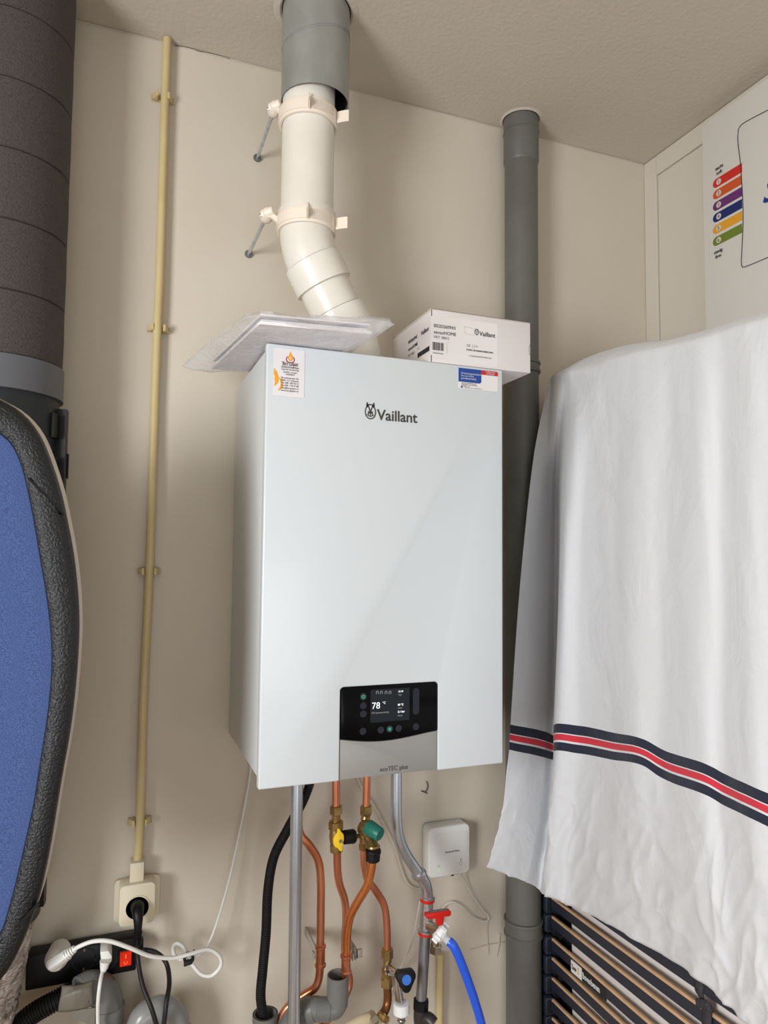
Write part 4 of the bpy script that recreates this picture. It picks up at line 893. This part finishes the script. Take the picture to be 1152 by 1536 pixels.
# ------------------------------------------------------------------ oval board / cover in front of the duct
YB = -.14
outer_px = [(-60, 578), (-30, 584), (0, 598), (22, 610), (42, 627), (60, 652), (75, 688), (90, 735), (101, 785), (110, 835), (116, 890), (118, 940), (116, 990), (111, 1050), (103, 1110), (93, 1165), (83, 1225), (73, 1285), (60, 1345), (40, 1402), (20, 1445), (0, 1475), (-30, 1500), (-60, 1512)]
inner_px = [(-60, 632), (-30, 640), (0, 650), (18, 667), (32, 697), (43, 740), (52, 785), (61, 838), (69, 885), (75, 930), (78, 975), (77, 1020), (72, 1070), (66, 1110), (58, 1160), (50, 1210), (38, 1265), (24, 1325), (10, 1375), (0, 1402), (-30, 1440), (-60, 1455)]
XM = at(-60, 1000, YB).x
def outline(px):
    R_ = [at(a, b, YB) for a, b in px]; R_ = spline(R_, 4)
    Lf = [Vector((2*XM-p.x-.0, p.y, p.z)) for p in R_[::-1]]
    return R_+Lf
O, I = outline(outer_px), outline(inner_px)
def resamp(P_, n):
    P_ = P_+[P_[0]]; L_ = [0]
    for i in range(1, len(P_)): L_.append(L_[-1]+(P_[i]-P_[i-1]).length)
    out = []; j = 0
    for i in range(n):
        s = L_[-1]*i/n
        while L_[j+1] < s: j += 1
        out.append(P_[j].lerp(P_[j+1], (s-L_[j])/max(1e-9, L_[j+1]-L_[j])))
    return out
N_ = 160; O, I = resamp(O, N_), resamp(I, N_)
brd = thing('oval_board', (XM, YB, min(p.z for p in O)), 'large oval blue faced board with thick black pebbled foam rim, left edge', 'board')
cen = Vector((XM, YB, .2))
def ringsurf(prof):   # prof: (t from inner 0 to outer 1 , y offset)
    rows = []
    for t_, yo in prof: rows.append([I[k].lerp(O[k], t_)+Vector((0, yo, 0)) for k in range(N_)])
    return rows
rim = MB(); rim.grid(ringsurf([(-.03, .012), (-.03, .002), (.04, -.003), (.3, -.006), (.7, -.005), (.93, .0), (1.0, .008), (1.0, .030), (.9, .034), (0, .034)]), True)
rim.build('foam_rim', foam_rim, brd, smooth=50)
fc = MB(); ct = sum(I, Vector())/N_; rows = []
for q in (0, .25, .5, .75, .97, 1.0): rows.append([ct.lerp(I[k], max(q, .001))+Vector((0, .004-.004*(1-q), 0)) for k in range(N_)])
fc.grid(rows, True).build('face', bluefab, brd, smooth=60)['label'] = 'speckled blue fabric face'
# joints of the rim
def joint(p, q):
    a_, b_ = at(*p, YB), at(*q, YB); d_ = (b_-a_); n_ = Vector((-d_.z, 0, d_.x)).normalized()*.0012
    return MB().prism([a_+n_-Yv*.0075, b_+n_-Yv*.0045, b_-n_-Yv*.0045, a_-n_-Yv*.0075], (0, .008, 0)).build('rim_joint', mat('joint_black', rgb(4, 4, 4), .9), brd, smooth=0)
joint((43, 718), (96, 771)); joint((60, 1352), (0, 1411))
sh = MB(); rows = []
for q, yo in ((.98, .034), (1.02, .06), (1.0, .10), (.93, .15), (.82, .19), (.6, .215)):
    rows.append([ct.lerp(O[k], q)+Vector((0, yo, 0)) for k in range(N_)])
b = sh.grid(rows, True); b.f.append(tuple(range(len(b.v)-N_, len(b.v))))
b.build('rear_shell', shellm, brd, smooth=60)['label'] = 'pale rounded rear shell'

# ------------------------------------------------------------------ slatted bed base, mattress, cloth, printed board
def plx(y): return .72-.15*(.27-y)
def onpl(px, py, off=0):
    d = ray(px, py); k = .72-.15*.27-off
    t_ = (k-CAM.x+.15*CAM.y)/(d.x-.15*d.y); return CAM+d*t_
bed = thing('slatted_bed_base', (.7, 0, ZF), 'navy slatted bed base standing on end under the white cloth', 'bed base')
nd = Vector((.15, 1, 0)).normalized(); nx = Vector((1, -.15, 0)).normalized()   # along the slat (away), outward normal (to the right)
pA = onpl(827, 1376.8)
step = .0455
zs = [at(827, 1348.4, .265).z]
slat_rows = [(1348.4, .715), (1376.8, .767), (1409.8, .84), (1439, .90), (1469, .915), (1501, .96), (1529, 1.0)]
FARY = .262
def slatline(py, sl):
    a_ = onpl(827, py); b_ = onpl(1152, py+sl*325); return a_, b_
lines = [slatline(*r) for r in slat_rows]
dz = .0445
l0 = lines[0]
more = [(l0[0]+Z*dz*k, l0[1]+Z*dz*k) for k in range(1, 4)]
more_dn = [(lines[-1][0]-Z*dz*k, lines[-1][1]-Z*dz*k) for k in range(1, 5)]
allsl = more[::-1]+lines+more_dn
for i, (a_, b_) in enumerate(allsl):
    v = (b_-a_)*1.6; n = 14; up_p, rows = [], []
    H = .0195
    for k in range(n+1):
        q = k/n; bow = -.012*math.sin(math.pi*q); c_ = a_+v*q+Vector((bow*.5, 0, 0))
        up_p.append(c_)
    b = MB(); tk = .0065
    rows = [[c_, c_-Z*H, c_-Z*H+nx*tk, c_+nx*tk] for c_ in up_p]
    b.grid([r_ for r_ in rows], True); b.f.append((0, 1, 2, 3)); m_ = len(b.v); b.f.append((m_-1, m_-2, m_-3, m_-4))
    sl_ = b.build('slat', navy, bed, smooth=20)
    b = MB(); rows = [[c_+Z*.0003-nx*.0002, c_+Z*.0042+nx*.002, c_+Z*.0042+nx*tk, c_+Z*.0003+nx*tk] for c_ in up_p]
    b.grid(rows, True).build('wooden_edge', woodedge, sl_, smooth=20)
# holders + frame at the far end
for i, (a_, b_) in enumerate(allsl):
    c_ = a_+nd*.004
    MB().obox(c_+nd*.0115-Z*.012-nx*.004, nd*.0165, Z*.0185, nx*.010).build('slat_holder', holder, bed, bevel=.003)
    MB().obox(c_-nd*.0035-Z*.012-nx*.003, nd*.0015, Z*.017, nx*.011).build('holder_lip', holder, bed, bevel=.001)
    if i % 2 == 0:
        MB().tube([c_-nd*.01+nx*.02-Z*.01, c_-nd*.022+nx*.02-Z*.016, c_-nd*.03+nx*.02-Z*.028], .006, 8).lathe([(-.002, .006), (.006, .006)], c_-nd*.026+nx*.014-Z*.03, -nx, 12).build('holder_knuckle', blackfr, bed)
fz0, fz1 = ZF+.003, .745
c0 = Vector((plx(.285), .285, 0))
MB().obox(Vector((.758, .285, (fz0+fz1)/2)), nd*.016, nx*.028, Z*((fz1-fz0)/2)).build('side_rail', blackfr, bed, bevel=.003)
MB().obox(Vector((.742, .235, (fz0+fz1)/2)), nd*.033, nx*.004, Z*((fz1-fz0)/2)).build('inner_rail', blackfr, bed)
MB().obox(Vector((.685, -.18, .672)), nd*.44+Z*.035, nx*.012, Z*.015).build('top_rail', blackfr, bed)
MB().obox(Vector((.655, -.18, fz0+.015)), nd*.44, nx*.008, Z*.015).build('bottom_rail', blackfr, bed)
MB().obox(Vector((.615, -.62, (fz0+.63)/2)), nd*.016, nx*.024, Z*((.63-fz0)/2)).build('side_rail', blackfr, bed)
# labels on slat C
aC, bC = lines[2]; vC = (bC-aC); 
def onslat(px): 
    k = (px-827)/325; 
    p_ = onpl(px, 1409.8+.84*(px-827)); return p_
q0, q1, q2 = onslat(859), onslat(875), onslat(911)
dirC = (q1-q0).normalized()
MB().prism([q0-Z*.003-nx*.004, q1-Z*.003-nx*.004, q1-Z*.027-nx*.004, q0-Z*.027-nx*.004], nx*.0035).build('label_tag', mat('label_white', rgb(235, 233, 228), .5), bed, smooth=0)['label'] = 'white zone tag'
text('Zone', q0+dirC*.004-Z*.019-nx*.0042, .0125, dirC, Z, inkm, bed, bold=.0003, sx=.75)
text('5', q0+dirC*.030-Z*.020-nx*.0042, .016, dirC, Z, mat('label_yellow', rgb(205, 190, 90), .5), bed, bold=.0004, sx=.9)
MB().prism([q1+dirC*.0005-Z*.002-nx*.0038, q2-Z*.002-nx*.0045, q2-Z*.026-nx*.0045, q1+dirC*.0005-Z*.026-nx*.0038], nx*.003).build('label_tag', mat('label_black', rgb(28, 26, 26), .5), bed, smooth=0)['label'] = 'black name tag'
text('Bovenbenen', q1+dirC*.006-Z*.019-nx*.0050, .0165, dirC, Z, mat('white_ink', rgb(225, 228, 232), .6), bed, bold=.0004, sx=.86)
# webbing strap
webm = mat('webbing', rgb(44, 42, 46), .8, col2=rgb(70, 68, 74), cscale=350, bump=.8, bscale=300)
sp1 = [onpl(1042, 1440, .004), onpl(1041, 1462, .006), onpl(1043, 1485, .007), onpl(1052, 1503, .009), onpl(1053, 1525, .008), onpl(1054, 1560, .006), onpl(1056, 1640, .006)]
sp1 = spline(sp1, 5)
w1 = onpl(1060, 1500)-onpl(1045, 1487); dS = -nd
MB().grid([[p_ for p_ in sp1], [p_+dS*.0215-Z*.005 for p_ in sp1]]).build('strap', webm, bed, smooth=60, solid=.0018)['label'] = 'black woven strap'
sp2 = spline([onpl(1044, 1497, .011), onpl(1056, 1499, .012), onpl(1066, 1507, .008), onpl(1072, 1520, -.012)], 4)
MB().grid([[p_ for p_ in sp2], [p_-Z*.014 for p_ in sp2]]).build('strap', webm, bed, smooth=60, solid=.0018)
# mattress behind
mz1 = .60
def mbx(): return MB().obox(Vector((plx(-.19)+.077, -.19, (ZF+mz1)/2)), nd*.395, nx*.062, Z*((mz1-ZF)/2-.001))
tag(mbx().build('mattress', matt, bevel=.02, bseg=4), 'white mattress standing on end behind the navy slats', 'mattress')

# printed board (packaged mattress) against the cupboard
pb_ = thing('printed_board', (1.06, -.3, ZF), 'tall white printed mattress box with coloured numbered bars, right edge', 'box')
xp = 1.052; yL = atx(1055, 300, xp).y; zT = atx(1055, 187, xp).z
MB().box((xp, -.75, ZF+.001), (XW-.0195, yL, zT)).build('board', panelm, pb_, bevel=.001)
yp = xp-.0004
def bar(py, col, nm, num):
    # left end pill at px 1069..; right end at curve
    yl = atx(1069.5, py+6, xp).y; yr = atx(1113, py-28, xp).y; zc2 = atx(1078.4, py, xp).z; hh_ = .0105
    pts = []
    for k in range(9):
        a_ = math.radians(90+180*k/8); pts.append((yp, yl-hh_-hh_*math.cos(a_)*-1*-1*-1 if False else yl-hh_-hh_*math.cos(a_), zc2+hh_*math.sin(a_)))
    pts = [(yp, yl-hh_-hh_*math.cos(math.radians(90+180*k/8)), zc2+hh_*math.sin(math.radians(90+180*k/8))) for k in range(9)]
    pts = [(p_[0], yl-hh_+hh_*abs(math.cos(math.radians(90+180*k/8))), p_[2]) for k, p_ in enumerate(pts)]
    pts += [(yp, yr, zc2-hh_), (yp, yr, zc2+hh_)]
    MB().prism(pts, (.0006, 0, 0)).build('printed_bar', mat('bar_'+nm, col, .5), pb_, smooth=0)['label'] = nm+' bar numbered '+num
    yc_ = atx(1078.4, py, xp).y
    MB().lathe([(0, .0068), (.0003, .0068)], (yp-.0002, yc_, zc2), Vector((-1, 0, 0)), 20).build('number_disc', mat('bar_disc', rgb(215, 205, 192), .5), pb_, smooth=0)
    text(num, (yp-.0005, yc_+.0032, zc2-.0042), .012, -Yv, Z, inkm, pb_)
for py, col, nm, num in ((272.5, rgb(205, 40, 34), 'red', '1'), (289.6, rgb(205, 84, 36), 'orange', '2'), (307, rgb(104, 44, 112), 'purple', '3'), (324.5, rgb(16, 38, 104), 'navy', '4'), (342, rgb(226, 160, 40), 'yellow', '5'), (360, rgb(110, 128, 40), 'green', '6')):
    bar(py, col, nm, num)
def ptx(s, px, py, size, m=inkm, **k):
    p_ = atx(px, py, xp); return text(s, (yp-.0002, p_.y, p_.z), size, -Yv, Z, m, pb_, **k)
ptx('zacht', 1073.5, 256.5, .0105, bold=.0003); ptx('soft', 1075, 263, .0105, bold=.0003); ptx('stevig', 1071.5, 382, .0105, bold=.0003); ptx('firm', 1073.5, 388.5, .0105, bold=.0003)
ol = [atx(a_, b_, xp-.0006) for a_, b_ in ((1200, 140), (1152, 165), (1118, 183), (1109, 191), (1107, 200), (1107, 215), (1110, 240), (1112, 265), (1114, 300), (1114.5, 335), (1113, 370), (1112, 392), (1113, 399), (1118, 400), (1152, 386), (1200, 365))]
MB().tube(ol, .0009, 6).build('printed_outline', inkm, pb_)
ptx('S', 1143, 307, .07, mat('logo_blue', rgb(20, 50, 140), .5), bold=.001, shear=.35)

# cloth draped over bed base and mattress
cm = bpy.data.materials.new('striped_cotton'); cm.use_nodes = True; nt = cm.node_tree; L = nt.links; bs = nt.nodes['Principled BSDF']
bs.inputs['Roughness'].default_value = .85; bs.inputs['Sheen Weight'].default_value = .15
uvn = nt.nodes.new('ShaderNodeUVMap'); sep = nt.nodes.new('ShaderNodeSeparateXYZ'); L.new(uvn.outputs[0], sep.inputs[0])
rp = nt.nodes.new('ShaderNodeValToRGB'); rp.color_ramp.interpolation = 'CONSTANT'; el_ = rp.color_ramp.elements
Wc, Nc, Rc_ = (*rgb(212, 213, 216), 1), (*rgb(26, 31, 52), 1), (*rgb(205, 44, 62), 1)
stops = [(0, Wc), (.500, Nc), (.5325, Wc), (.5385, Rc_), (.5625, Wc), (.5690, Nc), (.600, Wc)]
el_[0].position = 0; el_[0].color = Wc; el_[1].position = stops[1][0]; el_[1].color = Nc
for p_, c_ in stops[2:]:
    e_ = el_.new(p_); e_.color = c_
L.new(sep.outputs[1], rp.inputs[0]); L.new(rp.outputs[0], bs.inputs['Base Color'])
tcn = nt.nodes.new('ShaderNodeTexCoord'); mp1 = nt.nodes.new('ShaderNodeMapping'); mp1.inputs['Scale'].default_value = (1, 1, 6)
n1_ = nt.nodes.new('ShaderNodeTexNoise'); n1_.inputs['Scale'].default_value = 180; n1_.inputs['Detail'].default_value = 3
n2_ = nt.nodes.new('ShaderNodeTexNoise'); n2_.inputs['Scale'].default_value = 9; n2_.inputs['Detail'].default_value = 5; n2_.inputs['Distortion'].default_value = .6
L.new(tcn.outputs['Object'], mp1.inputs[0]); L.new(mp1.outputs[0], n1_.inputs['Vector']); L.new(tcn.outputs['Object'], n2_.inputs['Vector'])
b1 = nt.nodes.new('ShaderNodeBump'); b1.inputs['Strength'].default_value = .18; b1.inputs['Distance'].default_value = .001
b2 = nt.nodes.new('ShaderNodeBump'); b2.inputs['Strength'].default_value = .5; b2.inputs['Distance'].default_value = .014
L.new(n1_.outputs[0], b1.inputs['Height']); L.new(n2_.outputs[0], b2.inputs['Height']); L.new(b1.outputs[0], b2.inputs['Normal']); L.new(b2.outputs[0], bs.inputs['Normal'])
# control net: rows of (px,py,depth) ; depth either ('y',value) or offset from the bed plane
VR = [0, .06, .10, .22, .36, .500, .600, .72, .86, 1.0]
def yy_(px, py, y): return at(px, py, y)
def oo(px, py, off): return onpl(px, py, .042+(off-.042)*.65 if .03 < off < .06 else off)
cols = []
#      back top               top edge               just below            upper               middle               stripe top             stripe bottom        lower                lower2               hem
cols.append([oo(826, 590, .004), yy_(821, 580, .252), yy_(817, 598, .246), yy_(799, 690, .225), yy_(779, 880, .215), yy_(765, 1087, .212), yy_(763, 1124, .212), yy_(757, 1180, .21), yy_(748, 1240, .205), yy_(734, 1299, .20)])
cols.append([oo(836, 570, .0), yy_(828, 565, .245), yy_(827, 590, .238), yy_(815, 700, .222), yy_(798, 880, .22), yy_(789, 1091, .218), yy_(788, 1129, .218), yy_(783, 1180, .212), yy_(772, 1250, .205), yy_(758, 1311, .20)])
cols.append([oo(846, 556, -.02), oo(838, 560, .03), oo(838, 585, .036), yy_(829, 700, .228), yy_(822, 880, .232), yy_(817, 1097, .232), yy_(816, 1135, .232), yy_(812, 1185, .226), yy_(802, 1255, .215), yy_(790, 1322, .205)])
cols.append([oo(858, 548, -.03), oo(850, 556, .035), oo(850, 580, .042), yy_(839, 700, .218), yy_(836, 880, .232), yy_(832, 1103, .236), yy_(831, 1139, .236), yy_(828, 1190, .23), yy_(822, 1260, .22), yy_(812, 1336, .212)])
cols.append([oo(872, 540, -.04), oo(862, 552, .035), oo(864, 580, .048), oo(852, 700, .062), oo(842, 880, .070), oo(834, 1086, .075), oo(833.5, 1125, .076), oo(829, 1190, .078), oo(824, 1260, .08), oo(822, 1344, .078)])
cols.append([oo(900, 529, -.05), oo(890, 543, .03), oo(894, 575, .045), oo(883, 700, .052), oo(872, 880, .056), oo(870, 1089, .058), oo(870, 1130, .058), oo(865, 1190, .054), oo(858, 1270, .05), oo(852, 1356, .045)])
cols.append([oo(935, 519, -.05), oo(925, 531, .03), oo(930, 565, .04), oo(925, 700, .038), oo(918, 880, .038), oo(917, 1098, .036), oo(917, 1138, .036), oo(912, 1200, .034), oo(903, 1290, .034), oo(893, 1374, .033)])
cols.append([oo(970, 513, -.05), oo(962, 522, .03), oo(966, 555, .045), oo(962, 700, .05), oo(958, 900, .048), oo(957, 1106, .05), oo(958, 1145, .05), oo(955, 1215, .046), oo(948, 1320, .042), oo(940, 1400, .036)])
cols.append([oo(1005, 510, -.05), oo(1000, 515, .03), oo(1004, 548, .04), oo(1003, 700, .036), oo(1000, 900, .034), oo(998, 1126, .034), oo(998, 1168, .034), oo(1000, 1240, .034), oo(998, 1350, .034), oo(992, 1430, .03)])
cols.append([oo(1050, 498, -.05), oo(1045, 504, .03), oo(1049, 540, .045), oo(1052, 700, .05), oo(1053, 900, .048), oo(1052, 1143, .05), oo(1052, 1188, .05), oo(1056, 1270, .05), oo(1056, 1390, .046), oo(1046, 1465, .034)])
cols.append([oo(1085, 489, -.05), oo(1078, 494, .03), oo(1082, 535, .038), oo(1084, 700, .036), oo(1086, 900, .036), oo(1086, 1160, .034), oo(1086, 1206, .034), oo(1090, 1290, .036), oo(1096, 1430, .04), oo(1088, 1504, .034)])
cols.append([oo(1125, 475, -.05), oo(1120, 480, .03), oo(1124, 520, .045), oo(1127, 700, .05), oo(1130, 900, .05), oo(1130, 1180, .052), oo(1130, 1228, .052), oo(1133, 1310, .05), oo(1134, 1450, .046), oo(1125, 1538, .036)])
cols.append([oo(1175, 462, -.05), oo(1170, 466, .03), oo(1174, 505, .04), oo(1176, 700, .036), oo(1180, 900, .036), oo(1180, 1202, .036), oo(1180, 1252, .036), oo(1184, 1345, .036), oo(1184, 1500, .036), oo(1172, 1590, .034)])
cols.append([oo(1250, 435, -.05), oo(1245, 440, .03), oo(1249, 480, .045), oo(1252, 700, .05), oo(1256, 900, .05), oo(1256, 1236, .05), oo(1256, 1290, .05), oo(1260, 1400, .05), oo(1262, 1580, .046), oo(1262, 1690, .036)])
cols.append([oo(1420, 370, -.05), oo(1415, 376, .03), oo(1419, 420, .04), oo(1422, 700, .036), oo(1426, 900, .036), oo(1426, 1310, .036), oo(1426, 1375, .036), oo(1430, 1500, .036), oo(1432, 1750, .036), oo(1432, 1860, .034)])
def cr_interp(arr, sub): return spline(arr, sub)
SUBV, SUBU = 18, 20
def col_fine(c_):
    dn = spline(c_, 40); out = []
    for q_ in range(len(c_)-1):
        sg = dn[q_*40:q_*40+41]; L_ = [0]
        for i in range(1, 41): L_.append(L_[-1]+(sg[i]-sg[i-1]).length)
        j = 0
        for k in range(SUBV):
            s_ = L_[-1]*k/SUBV
            while j < 39 and L_[j+1] < s_: j += 1
            out.append(sg[j].lerp(sg[j+1], (s_-L_[j])/max(1e-9, L_[j+1]-L_[j])))
    out.append(c_[-1]); return out
fine = [col_fine(c_) for c_ in cols]                 # each: len = 9*SUBV+1
nv = len(fine[0]); vv = []
for i in range(len(VR)-1):
    for k in range(SUBV): vv.append(VR[i]+(VR[i+1]-VR[i])*k/SUBV)
vv.append(1.0)
gridrows = [spline([fine[c_][r_] for c_ in range(len(cols))], SUBU) for r_ in range(nv)]
nu = len(gridrows[0]); clo = MB(); uvs = []
for r_ in range(nv):
    for c_ in range(nu):
        p_ = gridrows[r_][c_]; u = c_/(nu-1); v = vv[r_]; amp = .0045*min(1, v*5)*(1+1.2*max(0, v-.55))
        d_ = noise.noise(Vector((u*13+v*1.2, v*2.0, 2)))*amp+noise.noise(Vector((u*30-v*5, v*6, 8)))*amp*.35
        if v > .6:
            r1 = 1-abs(noise.noise(Vector((u*20+v*7, v*5-u*3, 3))))*3.2; r2 = 1-abs(noise.noise(Vector((u*14-v*6, v*9+u*8, 11))))*3.2
            d_ += (max(0, r1)**2+max(0, r2)**2)*.0036*min(1, (v-.6)*4)
        if v > .985: d_ += .0006*math.sin(u*160)
        gridrows[r_][c_] = p_-Vector((1, .25, 0))*d_
        uvs.append((u, v))
clo.grid(gridrows)
cl = clo.build('draped_cloth', cm, smooth=80, uv=uvs, solid=.0015, soff=0)
tag(cl, 'large white cotton sheet with navy and red stripe draped over the bed base', 'sheet')
